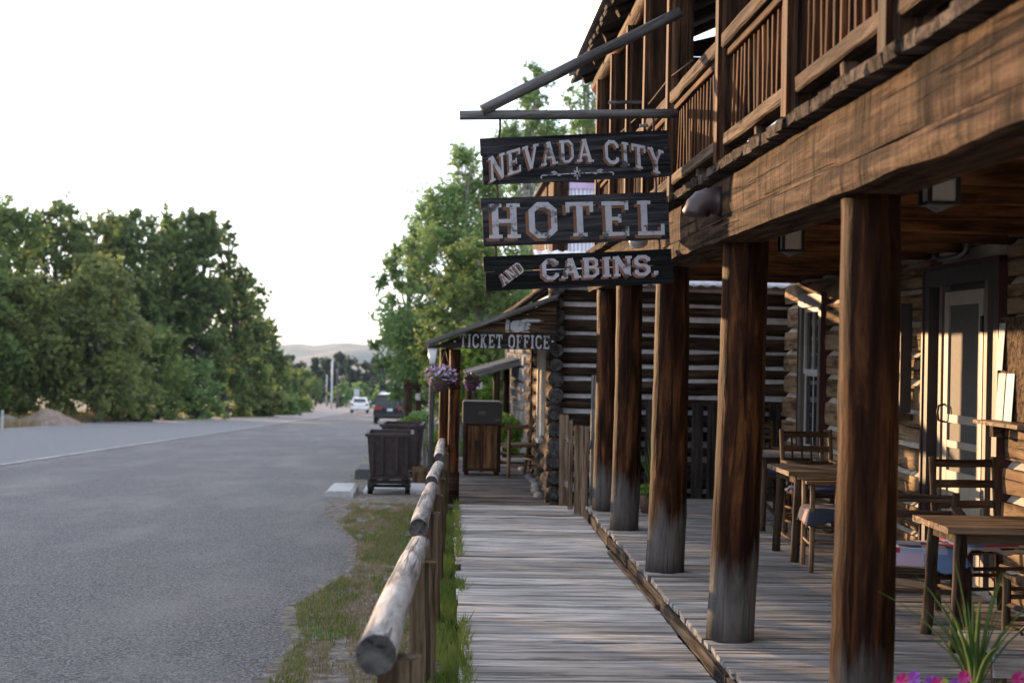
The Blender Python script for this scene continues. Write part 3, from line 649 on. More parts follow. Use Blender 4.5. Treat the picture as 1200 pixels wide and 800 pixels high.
# ================================================================ SIGNS
# lettering: slab serif glyphs as strokes in a box of height 1
def glyph(ch):
    T, t, s = .19, .13, .12
    def stem(x, y0=0, y1=1, w=T): return ([(x, y0), (x, y1)], w, False)
    def ser(x, y, w=.34): return ([(x-w/2, y), (x+w/2, y)], s, False)
    lo, hi = s/2, 1-s/2
    octo = lambda x0, x1, c=.17: [(x0+c, lo), (x1-c, lo), (x1, lo+c), (x1, hi-c), (x1-c, hi), (x0+c, hi), (x0, hi-c), (x0, lo+c)]
    g = {
     'H': (.86, [stem(.2), stem(.66), ([(.2, .5), (.66, .5)], t, False), ser(.2, lo), ser(.2, hi), ser(.66, lo), ser(.66, hi)]),
     'O': (.8, [(octo(.12, .68), T*.95, True)]),
     'T': (.78, [stem(.39), ([(.04, hi), (.74, hi)], s*1.15, False), ser(.39, lo, .36), ([(.09, .7), (.09, 1)], .11, False), ([(.69, .7), (.69, 1)], .11, False)]),
     'E': (.76, [stem(.2), ([(.03, lo), (.7, lo)], s*1.1, False), ([(.03, hi), (.7, hi)], s*1.1, False), ([(.2, .5), (.5, .5)], t*.9, False), ([(.66, 0), (.66, .28)], .11, False), ([(.66, .74), (.66, 1)], .11, False), ([(.48, .38), (.48, .62)], .09, False)]),
     'L': (.74, [stem(.2), ([(.03, lo), (.7, lo)], s*1.1, False), ser(.2, hi), ([(.66, 0), (.66, .32)], .11, False)]),
     'N': (.84, [stem(.16, w=t), stem(.68, w=t), ([(.15, 1), (.69, 0)], T, False), ser(.16, lo, .28), ser(.12, hi, .24), ser(.68, hi, .28)]),
     'V': (.84, [([(.16, 1), (.42, 0)], T, False), ([(.42, 0), (.68, 1)], t, False), ser(.15, hi, .3), ser(.68, hi, .28)]),
     'A': (.86, [([(.16, 0), (.43, 1)], t, False), ([(.43, 1), (.7, 0)], T, False), ([(.25, .32), (.6, .32)], t*.8, False), ser(.15, lo, .28), ser(.71, lo, .3), ([(.3, hi), (.48, hi)], s, False)]),
     'D': (.82, [stem(.2), ([(.05, lo), (.52, lo), (.69, lo+.18), (.69, hi-.18), (.52, hi), (.05, hi)], t, False)]),
     'C': (.78, [([(.66, .3), (.66, lo+.12), (.52, lo), (.28, lo), (.12, lo+.17), (.12, hi-.17), (.28, hi), (.52, hi), (.66, hi-.12), (.66, .7)], T*.88, False)]),
     'I': (.44, [stem(.22), ser(.22, lo), ser(.22, hi)]),
     'Y': (.82, [([(.15, 1), (.41, .45)], T, False), ([(.41, .45), (.67, 1)], t, False), stem(.41, 0, .5), ser(.41, lo), ser(.15, hi, .28), ser(.67, hi, .28)]),
     'B': (.8, [stem(.2), ([(.05, lo), (.5, lo), (.66, lo+.13), (.66, .4), (.54, .52), (.2, .52)], t, False), ([(.54, .52), (.63, .62), (.63, hi-.1), (.5, hi), (.05, hi)], t, False)]),
     'S': (.74, [([(.12, .3), (.12, lo+.1), (.24, lo), (.5, lo), (.63, lo+.13), (.63, .38), (.5, .5), (.25, .52), (.12, .63), (.12, hi-.12), (.24, hi), (.5, hi), (.63, hi-.1), (.63, .72)], T*.85, False)]),
     'K': (.84, [stem(.2), ([(.25, .42), (.62, 1)], t, False), ([(.36, .55), (.66, 0)], T, False), ser(.2, lo), ser(.2, hi), ser(.64, lo, .26), ser(.62, hi, .26)]),
     'F': (.72, [stem(.2), ([(.03, hi), (.67, hi)], s*1.1, False), ([(.2, .5), (.48, .5)], t*.9, False), ([(.63, .72), (.63, 1)], .11, False), ([(.46, .38), (.46, .62)], .09, False), ser(.2, lo, .36)]),
     '.': (.34, [([(.06, .1), (.26, .1)], .2, False)]),
     '*': (.3, [([(.1, .5), (.2, .5)], .1, False)]),
     ' ': (.42, [])}
    return g[ch]
def strip(pts, w, closed, sub=.12):
    P = [Vector((p[0], p[1])) for p in pts]
    if not closed:
        Q = []
        for a, b_ in zip(P[:-1], P[1:]):
            n = max(1, int((b_-a).length/sub)); Q += [a.lerp(b_, i/n) for i in range(n)]
        P = Q+[P[-1]]
    n = len(P); L = []; Rr = []
    for i in range(n):
        if closed: d0 = (P[i]-P[i-1]).normalized(); d1 = (P[(i+1) % n]-P[i]).normalized()
        else:
            d0 = (P[i]-P[i-1]).normalized() if i else (P[1]-P[0]).normalized()
            d1 = (P[i+1]-P[i]).normalized() if i < n-1 else d0
        nn = Vector((-(d0.y+d1.y), d0.x+d1.x)); nn = nn.normalized() if nn.length > 1e-6 else Vector((-d0.y, d0.x))
        k = w/2/max(.5, nn.dot(Vector((-d0.y, d0.x))))
        L.append(P[i]+nn*k); Rr.append(P[i]-nn*k)
    Q = []
    for i in range(n if closed else n-1):
        j = (i+1) % n; Q.append((Rr[i], Rr[j], L[j], L[i]))
    return Q
def text(name, s, mapf, mat, parent, mw, depth, stroke=1.0, gap=.06):
    """mapf(u, v): u runs along the line in letter-height units; local frame x right, y toward the viewer is -"""
    u = 0
    for ch in s:
        w, st = glyph(ch); mb = MB()
        for q, (pts, wd, cl) in enumerate(st):
            dd = depth+.0003*(q+1)
            for quad in strip(pts, wd*stroke, cl):
                V = [mapf(u+p.x, p.y) for p in quad]
                mb.add([(a[0], -dd, a[1]) for a in V], [(0, 1, 2, 3)])
        if mb.V: mb.build(name, mat, parent, mw)
        u += w+gap
def tlen(s, gap=.06): return sum(glyph(c_)[0]+gap for c_ in s)-gap

SY = 9.4
SB = thing('sign_bracket', 'weathered grey pole bracket with slanting brace jutting from the hotel balcony', 'bracket', (1.45, SY, 2.9))
p0, p1 = at(1, SY, 539, 135), at(1, SY, 793, 133)
log('pole', p0, p1, .031, 'grey_pole', SB, n=8, jit=.002, sides=12, bow=.004)
log('brace', at(1, SY-.03, 565, 131), at(1, SY-.03, 797, 14), .036, 'grey_pole', SB, n=9, jit=.004, sides=12, bow=.012)
def board(nm, label, TL, TR, BR, BL, split, mat='sign_board'):
    a, b_, c_, d = [at(1, SY, *p) for p in (TL, TR, BR, BL)]
    ctr = (a+b_+c_+d)/4; x = ((b_-a)+(c_-d)).normalized(); z = x.cross(Vector((0, 1, 0))).normalized(); 
    z = Vector((0, 1, 0)).cross(x)*-1; z = z if z.z > 0 else -z
    yv = z.cross(x)
    w = ((b_-a).length+(c_-d).length)/2; h = ((a-d).length+(b_-c_).length)/2
    mw = Matrix(((x.x, yv.x, z.x, ctr.x), (x.y, yv.y, z.y, ctr.y), (x.z, yv.z, z.z, ctr.z), (0, 0, 0, 1)))
    t = thing(nm, label, 'sign', (ctr.x, SY, ctr.z-h/2))
    for z0, z1, dx in ((-h/2, -h/2+h*split-.0025, .004), (-h/2+h*split+.0025, h/2, -.004)):
        e = MB(); n = 12; V = []
        for i in range(n+1):
            xx = -w/2+dx+(w-.008)*i/n; j = lambda: random.uniform(-.0018, .0018)
            V += [(xx, -.019, z0+j()), (xx, -.019, z1+j()), (xx, .019, z1+j()), (xx, .019, z0+j())]
        Fc = [(i*4+q, i*4+(q+1) % 4, i*4+4+(q+1) % 4, i*4+4+q) for i in range(n) for q in range(4)]+[(3, 2, 1, 0), (n*4, n*4+1, n*4+2, n*4+3)]
        e.add(V, Fc, False); e.build('plank', mat, t, mw)
    # battens on the back
    for xx in (-w*.42, w*.42): MB().box(xx-.03, xx+.03, .0195, .04, -h*.46, h*.46).build('batten', mat, t, mw)
    return t, mw, w, h
def wires(t, pairs):
    for a, b_ in pairs:
        A, B = at(1, SY-.0, *a), at(1, SY, *b_)
        MB().tube([A, A.lerp(B, .5)+Vector((.006, -.004, 0)), B], .0085, 6).build('hanging_wire', 'rope', t)
# 1 NEVADA CITY
t, mw, w, h = board('hanging_sign', 'dark wooden sign lettered NEVADA CITY hanging from the grey pole', (563, 163), (783.5, 153), (787, 206.5), (565.5, 217), .62)
K = 1/(220/w)      # metres per photo pixel on the board
L1 = tlen('NEVADA CITY'); hh = 26.5*K; sc = (204*K)/(L1*hh)
def m1(u, v):
    x = -w/2+.045+u*hh*sc; q = (x-.0)/(w/2)
    return (x, -.034-.13+(1-q*q)*.132 + v*hh*(1+.12*q*q) - .004*q)
text('letter', 'NEVADA CITY', m1, 'letter_white', t, mw, .0225, .84)
text('letter_shadow', 'NEVADA CITY', lambda u, v: tuple(np.add(m1(u, v), (-.014, -.012))), 'letter_brown', t, mw, .0198, .84)
mb = MB()
for a in range(8):
    an = a*PI/4; l = .042 if a % 2 == 0 else .028
    for quad in strip([(math.cos(an)*.007, math.sin(an)*.007), (math.cos(an)*l*.6, math.sin(an)*l*.6), (math.cos(an)*l, math.sin(an)*l)], .009, False, 9):
        mb.add([(p.x-.0, -.0222-.0001*a, p.y-.105) for p in quad], [(0, 1, 2, 3)])
for s_ in (-1, 1):
    for pts in ([(s_*.05, -.092), (s_*.12, -.092), (s_*.19, -.094), (s_*.225, -.094), (s_*.237, -.104), (s_*.232, -.115)], [(s_*.09, -.09), (s_*.12, -.1), (s_*.15, -.085), (s_*.165, -.077), (s_*.15, -.073), (s_*.13, -.083)]):
        for q, quad in enumerate(strip(pts, .007, False, 9)):
            mb.add([(p.x, -.0224-.0002*q, p.y-.013) for p in quad], [(0, 1, 2, 3)])
mb.build('flourish', 'letter_white', t, mw)
wires(t, [((586, 135), (584, 167)), ((764, 130), (766, 158))])
# 2 HOTEL
t, mw, w, h = board('hanging_sign', 'dark wooden sign lettered HOTEL hanging as the middle board', (564, 234), (784, 224), (784, 281.5), (565.5, 288), .78)
L2 = tlen('HOTEL', .14); hh = 40.5*K; sc = (207*K)/(L2*hh)
x_, hs_ = -w/2+.035, h
def m2(u, v):
    k = 1.0
    if u < .95 and False: k = 1.1
    return (x_+u*hh*sc, -.108+v*hh*(1.0)-.004*u)
text('letter', 'HOTEL', m2, 'letter_white', t, mw, .0225, .85, .14)
text('letter_shadow', 'HOTEL', lambda u, v: tuple(np.add(m2(u, v), (-.021, -.018))), 'letter_brown', t, mw, .0198, .85, .14)
wires(t, [((582, 215), (582, 240)), ((768, 206), (768, 231))])
# 3 AND CABINS.
t, mw, w, h = board('hanging_sign', 'black split wooden sign lettered AND CABINS hanging lowest', (567, 300), (788, 293), (790, 331), (568.5, 342), .55, 'sign_black')
hh = 23*K; L3 = tlen('CABINS.', .05); sc = (138*K)/(L3*hh)
def m3(u, v): return (-w/2+66*K+u*hh*sc, -.052+v*hh+.0*u)
text('letter', 'CABINS.', m3, 'letter_white', t, mw, .0225, 1.05, .05)
text('letter_shadow', 'CABINS.', lambda u, v: tuple(np.add(m3(u, v), (-.016, -.013))), 'letter_pink', t, mw, .0198, 1.05, .05)
ha = 13.5*K; a_ = math.radians(34)
def m4(u, v):
    X, Y = u*ha*.86, v*ha; return (-w/2+22*K+X*math.cos(a_)-Y*math.sin(a_), -.085+X*math.sin(a_)+Y*math.cos(a_))
text('letter', 'AND', m4, 'letter_grey', t, mw, .0225, 1.0)
text('letter_shadow', 'AND', lambda u, v: tuple(np.add(m4(u, v), (-.01, -.008))), 'letter_pink', t, mw, .0198, 1.0)
wires(t, [((580, 285), (580, 306)), ((772, 279), (772, 298))])

# white globe lamp by the beam
p = at(1, 10.1, 748, 283); t = thing('globe_lamp', 'small pale globe lamp fixed to the beam behind the HOTEL sign', 'lamp', (p.x, p.y, p.z-.07))
MB().sphere(p, (.07, .07, .05)).build('globe', 'porcelain', t)
MB().tube([p+Vector((.0, 0, .03)), p+Vector((.03, 0, .075)), p+Vector((.09, 0, .085)), (1.5, p.y, p.z+.09)], .02, 8).build('arm', 'iron', t)

# ================================================================ TICKET OFFICE
TO = thing('ticket_office', 'log ticket office with white chinking and lean-to porch beyond the hotel', 'building', (2.6, 18.8, -.2))
TYF = 16.3
sw = MB().box(1.30, 5.2, 16.355, 16.5, -.4, 2.43).build('side_wall', 'chinking', TO)
fwall = MB().box(1.32, 1.44, 16.52, 21.7, -.4, 2.43).build('front_wall', 'chinking', TO)
rg = random.Random(31)
zc = -.18
while zc < 2.40:
    hl = rg.uniform(.15, .2); hl = min(hl, 2.46-zc) if 2.46-zc < .24 else hl
    z = zc+hl*.5; r = hl*.5*rg.uniform(.6, .82); zc += hl
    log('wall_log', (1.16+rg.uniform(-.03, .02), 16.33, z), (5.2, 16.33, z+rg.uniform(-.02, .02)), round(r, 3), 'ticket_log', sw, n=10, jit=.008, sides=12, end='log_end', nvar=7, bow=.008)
    z2 = z+hl*.48
    if z2 < 2.35:
        for s0, s1 in ((16.52, 18.05), (18.75, 20.0), (20.8, 21.8)) if .0 < z2 < 1.75 else ((16.52, 21.8),):
            if (s0, z2 < .85) == (18.75, True) or s0 != 18.75 or True:
                log('wall_log', (1.27, s0, z2), (1.27, s1, z2), round(hl*.5, 3), 'sunlit_log', fwall, n=6, jit=.005, sides=12, end='log_end')
    log('log_end', (1.22, 16.10+rg.uniform(-.03, .03), z2), (1.22, 16.45, z2), round(hl*.5*rg.uniform(.85, 1.0), 3), 'ticket_log', fwall, n=2, jit=.004, sides=12, end='log_end')
dr = MB().box(1.2, 1.31, 20.0, 20.09, 0, 1.8).box(1.2, 1.31, 20.71, 20.8, 0, 1.8).box(1.195, 1.31, 19.98, 20.82, 1.8, 1.88).build('door', 'dark_post', TO)
MB().box(1.27, 1.31, 20.09, 20.71, 0, 1.8).build('door_leaf', 'dark_post', dr)
wn = MB().box(1.17, 1.31, 18.06, 18.14, .6, 1.72).box(1.17, 1.31, 18.66, 18.74, .6, 1.72).box(1.165, 1.31, 18.05, 18.75, 1.72, 1.78).box(1.15, 1.31, 18.03, 18.77, .55, .6).build('window', 'white_trim', TO)
MB().box(1.25, 1.26, 18.14, 18.66, .6, 1.72).build('pane', 'glass', wn)
MB().box(1.235, 1.249, 18.385, 18.415, .6, 1.72).box(1.234, 1.248, 18.14, 18.66, 1.15, 1.18).build('glazing_bar', 'white_trim', wn)
plank('corner_trim', (1.15, 17.2, .7), (1.15, 17.2, 1.75), .05, .04, 'white_trim', TO)
# foundation stones visible under the front wall
# lean-to porch
GY = 16.0
zl, zr, xl, xr = 1.755, 2.285, -.19, 1.2
for x, y, r in ((.09, 16.16, .062), (-.03, 17.4, .055), (.0, 19.2, .055), (.0, 21.5, .055)):
    po = log('porch_post', (x, y, -.01), (x, y, 1.70), r, 'red_post', TO, n=8, jit=.002, sides=12)
for a, b_ in ((-.01, .34), (1.26, 1.3)): MB().tube([(.09, 16.16, a), (.09, 16.16, b_)], .073, 12).build('post_sleeve', 'dark_post', TO)
plank('eave_beam', (.03, 16.02, 1.74), (.03, 21.7, 1.74), .09, .08, 'dark_post', TO, n=4)
slp = (zr-zl)/(xr-xl)
n = 29; y = 15.9
for i in range(n):
    y0 = 15.9+i*.2; e = random.uniform(-.015, .015)
    plank('roof_board', (xl-.03+e, y0+.1, zl+.035-.03*slp+e*slp), (xr+.02, y0+.1, zr+.035), .194, .028, 'roof_board', TO, n=2, jit=.002)
plank('barge_board', (xl-.05, 15.885, zl-.0), (xr, 15.885, zr+.015), .055, .03, 'grey_board', TO, up=(0, -1, 0))
# gable boards clipped to the slope
zb = 1.715
strips_ = [(1.715, 1.905, 'gable_sign'), (1.909, 2.0, 'gable_board'), (2.004, 2.1, 'gable_board'), (2.104, 2.19, 'gable_board'), (2.194, 2.26, 'gable_board')]
for i, (z0, z1, mt) in enumerate(strips_):
    f = lambda z: xl+.02+max(0, (z-zl+.01))/slp
    poly = [(f(z0), z0), (xr, z0), (xr, z1), (min(f(z1), xr-.02), z1)]
    P = [((p[0], .0 if True else 0, p[1])) for p in poly]
    mb = MB(); yy0 = GY-.0-(.006 if i == 0 else .002*(i % 2)); V = [(p[0], yy0-.022, p[1]) for p in poly]+[(p[0], yy0, p[1]) for p in poly]
    mb.add(V, [(0, 1, 2, 3), (7, 6, 5, 4), (0, 4, 5, 1), (1, 5, 6, 2), (2, 6, 7, 3), (3, 7, 4, 0)]); mb.build('gable_board', mt, TO)
gy = GY-.028
q0 = at(1, gy, 538.5, 407.5); q1 = at(1, gy, 644, 408.5)
Lt = tlen('TICKET OFFICE', .1); ht = .148; sc = (q1.x-q0.x)/(Lt*ht)
text('letter', 'TICKET OFFICE', lambda u, v: (q0.x+u*ht*sc, q0.z+.006+v*ht), 'letter_grey', TO, Matrix.Translation((0, gy, 0)), .002, .9, .1)
mb = MB()
for px in (533, 647.5):
    p = at(1, gy, px, 400); mb.prism([(p.x+.012*math.cos(a*PI/4), p.z+.012*math.sin(a*PI/4)) for a in range(8)], 1, gy-.004, gy-.001)
mb.build('dot', 'letter_grey', TO)
# pointing hand emblem
ho = at(1, gy, 592, 382)
hand = MB(); kx = 1/120.
def hp(pts, d): hand.add([(ho.x+x*kx, gy-.002-d, ho.z+y_*kx) for x, y_ in pts], [tuple(range(len(pts)))])
hp([(0, -5), (5, -6), (6, 8), (1, 9)], .0)
hp([(7, -4), (10, -6), (18, -7), (24, -6), (28, -3), (29, 2), (25, 6), (17, 8), (10, 7), (7, 4)], .0004)
hp([(22, 4), (28, 6), (50, 6.5), (51.5, 8), (50, 9.5), (28, 10), (20, 8)], .0008)
hp([(24, -5), (30, -5), (33, -2), (30, 0), (25, 0)], .001); hp([(25, .6), (32, .6), (34, 3), (31, 5), (25, 4.5)], .0012)
hand.build('hand_emblem', 'letter_grey', TO)
# corrugated tin roof edge on the side wall
V = []; Fc = []; n = 120
for i in range(n+1):
    x = 1.1+4.3*i/n; z = 2.455+.012*math.sin(i*1.6)
    V += [(x, 16.12, z), (x, 19, z+.55), (x, 19, z+.56), (x, 16.12, z+.012)]
for i in range(n):
    for q in range(4): Fc.append((i*4+q, i*4+(q+1) % 4, i*4+4+(q+1) % 4, i*4+4+q))
ob('tin_roof', mesh('tin_roof', V, Fc, 'tin', True), TO)
# foot stones
for i in range(7): MB().sphere((1.14+random.uniform(-.03, .03), 17.0+i*.62, -.0), (.07, .26, .045), 8, 5).build('foot_stone', 'stone', TO)

# hanging basket
p = at(1, 16.05, 517, 446); HB = thing('hanging_basket', 'hanging basket of violet petunias beside the ticket office porch post', 'plant basket', (p.x, p.y, p.z-.12))
mb = MB(); mb.tube([(p.x, p.y, p.z-.12), (p.x, p.y, p.z-.04), (p.x, p.y, p.z+.03)], [.05, .11, .14], 14); mb.build('basket', 'rope', HB)
for a in range(3): MB().tube([(p.x+.12*math.cos(a*2.1), p.y+.12*math.sin(a*2.1), p.z+.03), (p.x+.04, p.y, 1.69)], .003, 4).build('chain', 'iron', HB)
rng = np.random.default_rng(8)
def blob(c_, r, n, size, mat, name, parent, flat=0):
    d = rng.normal(size=(n, 3)); d /= np.linalg.norm(d, axis=1)[:, None]
    P = np.array(c_)+d*np.array(r)*(rng.uniform(.0, 1, (n, 1))**.45)
    return ob(name, fastmesh(name, leaves(P, size, rng, flat), 4, mat), parent)
blob((p.x, p.y, p.z+.06), (.16, .16, .09), 500, .025, 'leaf_mid', 'foliage', HB)
blob((p.x, p.y-.02, p.z+.07), (.19, .19, .11), 190, .03, 'pale_violet', 'blossoms', HB)
blob((p.x+.02, p.y-.02, p.z+.04), (.2, .2, .13), 45, .03, 'purple', 'blossoms', HB)
p2 = p+Vector((.34, .5, -.02)); HB2 = thing('hanging_basket', 'small basket of dark purple petunias hung behind the porch post', 'plant basket', (p2.x, p2.y, p2.z-.1))
mb = MB(); mb.tube([(p2.x, p2.y, p2.z-.1), (p2.x, p2.y, p2.z)], [.04, .09], 12); mb.build('basket', 'rope', HB2)
MB().tube([(p2.x, p2.y, p2.z), (p2.x-.2, p2.y, 1.72)], .003, 4).build('chain', 'iron', HB2)
blob((p2.x, p2.y, p2.z), (.1, .1, .1), 160, .03, 'purple', 'blossoms', HB2); blob((p2.x, p2.y, p2.z+.03), (.1, .1, .07), 150, .025, 'leaf_mid', 'foliage', HB2)

# cabinet on the ticket deck
CB = thing('cabinet', 'wooden plank bin cabinet with black lid on the ticket office deck', 'cabinet', (.49, 19.85, 0))
x0, x1, y0, y1 = .23, .76, 19.6, 20.1
MB().box(x0+.02, x1-.02, y0+.03, y1, .06, .69).build('body', 'dark_post', CB)
xs_ = [x0+.02, x0+.07, x0+.245, x0+.275, x0+.40, x1-.03]
for a, b_ in ((x0+.07, x0+.235), (x0+.285, x0+.40), (x0+.405, x1-.06)): plank('door_board', ((a+b_)/2, y0+.02, .1), ((a+b_)/2, y0+.02, .67), round(b_-a, 2), .02, 'cabinet', CB, up=(0, -1, 0))
for a in (x0+.035, x0+.26, x1-.035): plank('stile', (a, y0+.012, .05), (a, y0+.012, .69), .05, .024, 'dark_post', CB, up=(0, -1, 0))
MB().box(x0, x1, y0-.0, y1+.02, .70, .985).box(x0+.01, x1-.03, y0-.012, y1+.03, .985, 1.0).build('lid', 'black_plastic', CB)
MB().box(x0+.21, x0+.30, y0-.006, y0-.001, .82, .87).build('label_plate', 'grey_board', CB); MB().box(x1-.1, x1-.02, y0-.006, y0-.001, .74, .765).build('maker_plate', 'grey_board', CB)
for a in (x0+.16, x0+.22): MB().box(a, a+.035, y0-.012, y0-.0, .36, .48).build('latch', 'iron', CB)
for a in (x0+.03, x1-.09): MB().box(a, a+.06, y0+.04, y0+.1, 0.0, .06).box(a, a+.06, y1-.1, y1-.04, 0.0, .06).build('foot', 'dark_post', CB)

# ---------------------------------------------------------------- chairs and tables
def chair(label, loc, rz, mat='log_chair', w=.46, d=.44, sh=.43, bh=.95, arms=True, rock=False, group=None, r=.02, slats=3, name='porch_chair'):
    """faces local -Y"""
    t = thing(name, label, 'chair', (0, 0, 0), group)
    z0 = .055 if rock else 0
    for s_ in (-1, 1):
        x = s_*w/2
        log('leg', (x, -d/2, z0), (x, -d/2, sh+(.22 if arms else 0)), r, mat, t, n=4, jit=.002, sides=8)
        log('back_post', (x, d/2, z0), (x*1.02, d/2+.12, bh), r, mat, t, n=5, jit=.002, sides=8)
        if arms: plank('arm', (x, -d/2-.05, sh+.235), (x, d/2+.05, sh+.25), .06, .024, mat, t)
        for z in (.16, .28): log('stretcher', (x, -d/2, z), (x, d/2, z), r*.6, mat, t, n=2, sides=6)
        if rock:
            mb = MB(); mb.tube([(x, -d/2-.2, .06), (x, -d/2, .025), (x, 0, .014), (x, d/2, .025), (x, d/2+.3, .09)], .02, 8); mb.build('rocker', mat, t)
    for z in (.2, .32): log('stretcher', (-w/2, -d/2, z), (w/2, -d/2, z), r*.6, mat, t, n=2, sides=6)
    log('stretcher', (-w/2, d/2, .22), (w/2, d/2, .22), r*.6, mat, t, n=2, sides=6)
    MB().box(-w/2, w/2, -d/2-.02, d/2+.01, sh-.02, sh+.02, j=.004).build('seat', mat, t)
    for i in range(slats):
        k = (i+1)/(slats); z = sh+.1+(bh-sh-.14)*k; y = d/2+.12*(z/bh)
        plank('back_slat', (-w/2, y, z), (w/2, y, z), .05, .018, mat, t, up=(0, -1, .15))
    for i in range(4 if rock else 0):
        x = -w/2+w*(i+1)/5; log('spindle', (x, d/2+.06, sh+.02), (x, d/2+.11, bh-.06), .009, mat, t, n=2, sides=6)
    t.matrix_basis = Matrix.Translation(loc)@Matrix.Rotation(rz, 4, 'Z')
    return t
def table(label, x0, x1, y0, y1, h, z0, round_legs=True, top='table_top', group=None):
    t = thing('porch_table', label, 'table', ((x0+x1)/2, (y0+y1)/2, z0))
    n = 4
    for i in range(n):
        a = y0+(y1-y0)*(i+.5)/n; plank('top_plank', (x0, a, z0+h-.018), (x1, a, z0+h-.018), round((y1-y0)/n-.003, 3), .036, top, t, n=3, jit=.0015)
    MB().box(x0+.08, x1-.08, y0+.07, y1-.07, z0+h-.1, z0+h-.038).build('apron', 'log_chair', t)
    for a, sa_ in ((x0+.1, -1), (x1-.1, 1)):
        for c_, sc_ in ((y0+.09, -1), (y1-.09, 1)):
            log('leg', (a+sa_*.03, c_+sc_*.03, z0), (a, c_, z0+h-.05), .034, 'log_chair', t, n=6, jit=.004, sides=10, taper=1.05)
    return t
def quilt(label, cx, cy, z, w, d, drop, mat, rz=0, seed=0):
    """cloth laid over a seat, hanging over the edges"""
    rg = random.Random(seed); n = 12; V = []; Fc = []
    for sgn in (0, 1):
        for i in range(n+1):
            for j in range(n+1):
                u = (i/n-.5)*2; v = (j/n-.5)*2; U, Vv = u*(w/2+drop), v*(d/2+drop*.8)
                ex = max(0, abs(U)-w/2); ey = max(0, abs(Vv)-d/2)
                x = max(-w/2-.02, min(w/2+.02, U))+math.copysign(ex*.28, U); y = max(-d/2-.02, min(d/2+.02, Vv))+math.copysign(ey*.28, Vv)
                zz = -max(ex, ey)*.85+.012*mnoise.noise(Vector((u*2.5, v*2.5, seed)))*(1+3*(ex+ey > .02)) + .012
                V.append((x+.01*mnoise.noise(Vector((v*3, u*2, seed+5)))*(ex+ey > 0), y, zz+(.009 if sgn else 0)))
    m_ = (n+1)**2
    for i in range(n):
        for j in range(n):
            a = i*(n+1)+j; f = (a, a+n+1, a+n+2, a+1); Fc += [f[::-1], tuple(q+m_ for q in f)]
    bd = [(i, 0) for i in range(n)]+[(n, j) for j in range(n)]+[(i, n) for i in range(n, 0, -1)]+[(0, j) for j in range(n, 0, -1)]
    ids = [i*(n+1)+j for i, j in bd]
    for a, b_ in zip(ids, ids[1:]+ids[:1]): Fc.append((a, b_, b_+m_, a+m_))
    o = ob('quilt', mesh('quilt', V, Fc, mat, True), None, Matrix.Translation((cx, cy, z))@Matrix.Rotation(rz, 4, 'Z'))
    return tag(o, label, 'quilt')
PZ = .122
table('rustic wooden table with peeled log legs nearest the screen door', 2.72, 3.5, 7.72, 8.32, .68, PZ)
chair('low log armchair draped with a blue and pink quilt beside the rustic table', (2.92, 8.78, PZ), -.25, 'log_chair', .46, .44, .40, .74, True, r=.026, slats=2)
quilt('blue and pink patchwork quilt draped over the low log armchair', 2.92, 8.76, PZ+.425, .44, .44, .14, 'quilt_a', -.25, 3)
chair('tall ladder back log chair between the rustic table and the screen door', (3.36, 8.86, PZ), .12, 'log_chair', .42, .4, .43, .96, False, r=.022)
quilt('small red and white patchwork cushion cover on the ladder back chair', 3.36, 8.84, PZ+.455, .4, .36, .05, 'quilt_c', .12, 6)
chair('dark log stool chair tucked in at the end of the rustic table', (3.22, 7.5, PZ), PI+.1, 'log_chair', .36, .36, .42, .62, False, r=.024, slats=1)
table('wooden table with a pale plank top standing behind the captain chair', 2.63, 3.3, 11.0, 11.75, .70, PZ)
chair('varnished captain chair with arms and a navy blanket on its seat', (2.93, 11.35-.62+.0, PZ), -PI/2-.1, 'pale_chair', .42, .42, .42, .78, True, r=.018, slats=2)
quilt('navy and rose blanket spread on the varnished captain chair', 2.93, 10.73, PZ+.445, .4, .42, .13, 'quilt_b', -.1, 11)
chair('brown rocking chair with raked back posts between the two far tables', (3.2, 12.25, PZ), .15, 'chair_wood', .44, .42, .42, .94, True, True, r=.021)
quilt('blue seat cloth on the rocking chair between the two far tables', 3.2, 12.25, PZ+.445, .4, .38, .04, 'blue_cloth', .15, 14)
table('small grey topped table in front of the porch window', 2.8, 3.4, 12.95, 13.45, .70, PZ, top='deck')
chair('brown rocking chair at the far end of the porch by the picket fence', (3.05, 13.95, PZ), .1, 'chair_wood', .46, .42, .42, .93, True, True, r=.02)
quilt('blue seat cloth on the rocking chair by the picket fence', 3.05, 13.95, PZ+.445, .42, .38, .04, 'blue_cloth', .1, 18)
chair('small wooden armchair on the ticket office deck beside the cabinet', (.97, 19.62, 0), -PI/2+.35, 'pale_chair', .4, .4, .42, .8, True, r=.024, slats=2)
t = tag(ob('door_mat', mesh('door_mat', *(lambda m_: (m_.V, m_.F))(MB().box(2.95, 3.55, 9.7, 10.7, .124, .138)), 'mat_weave')), 'dark woven mat lying before the screen door', 'mat')
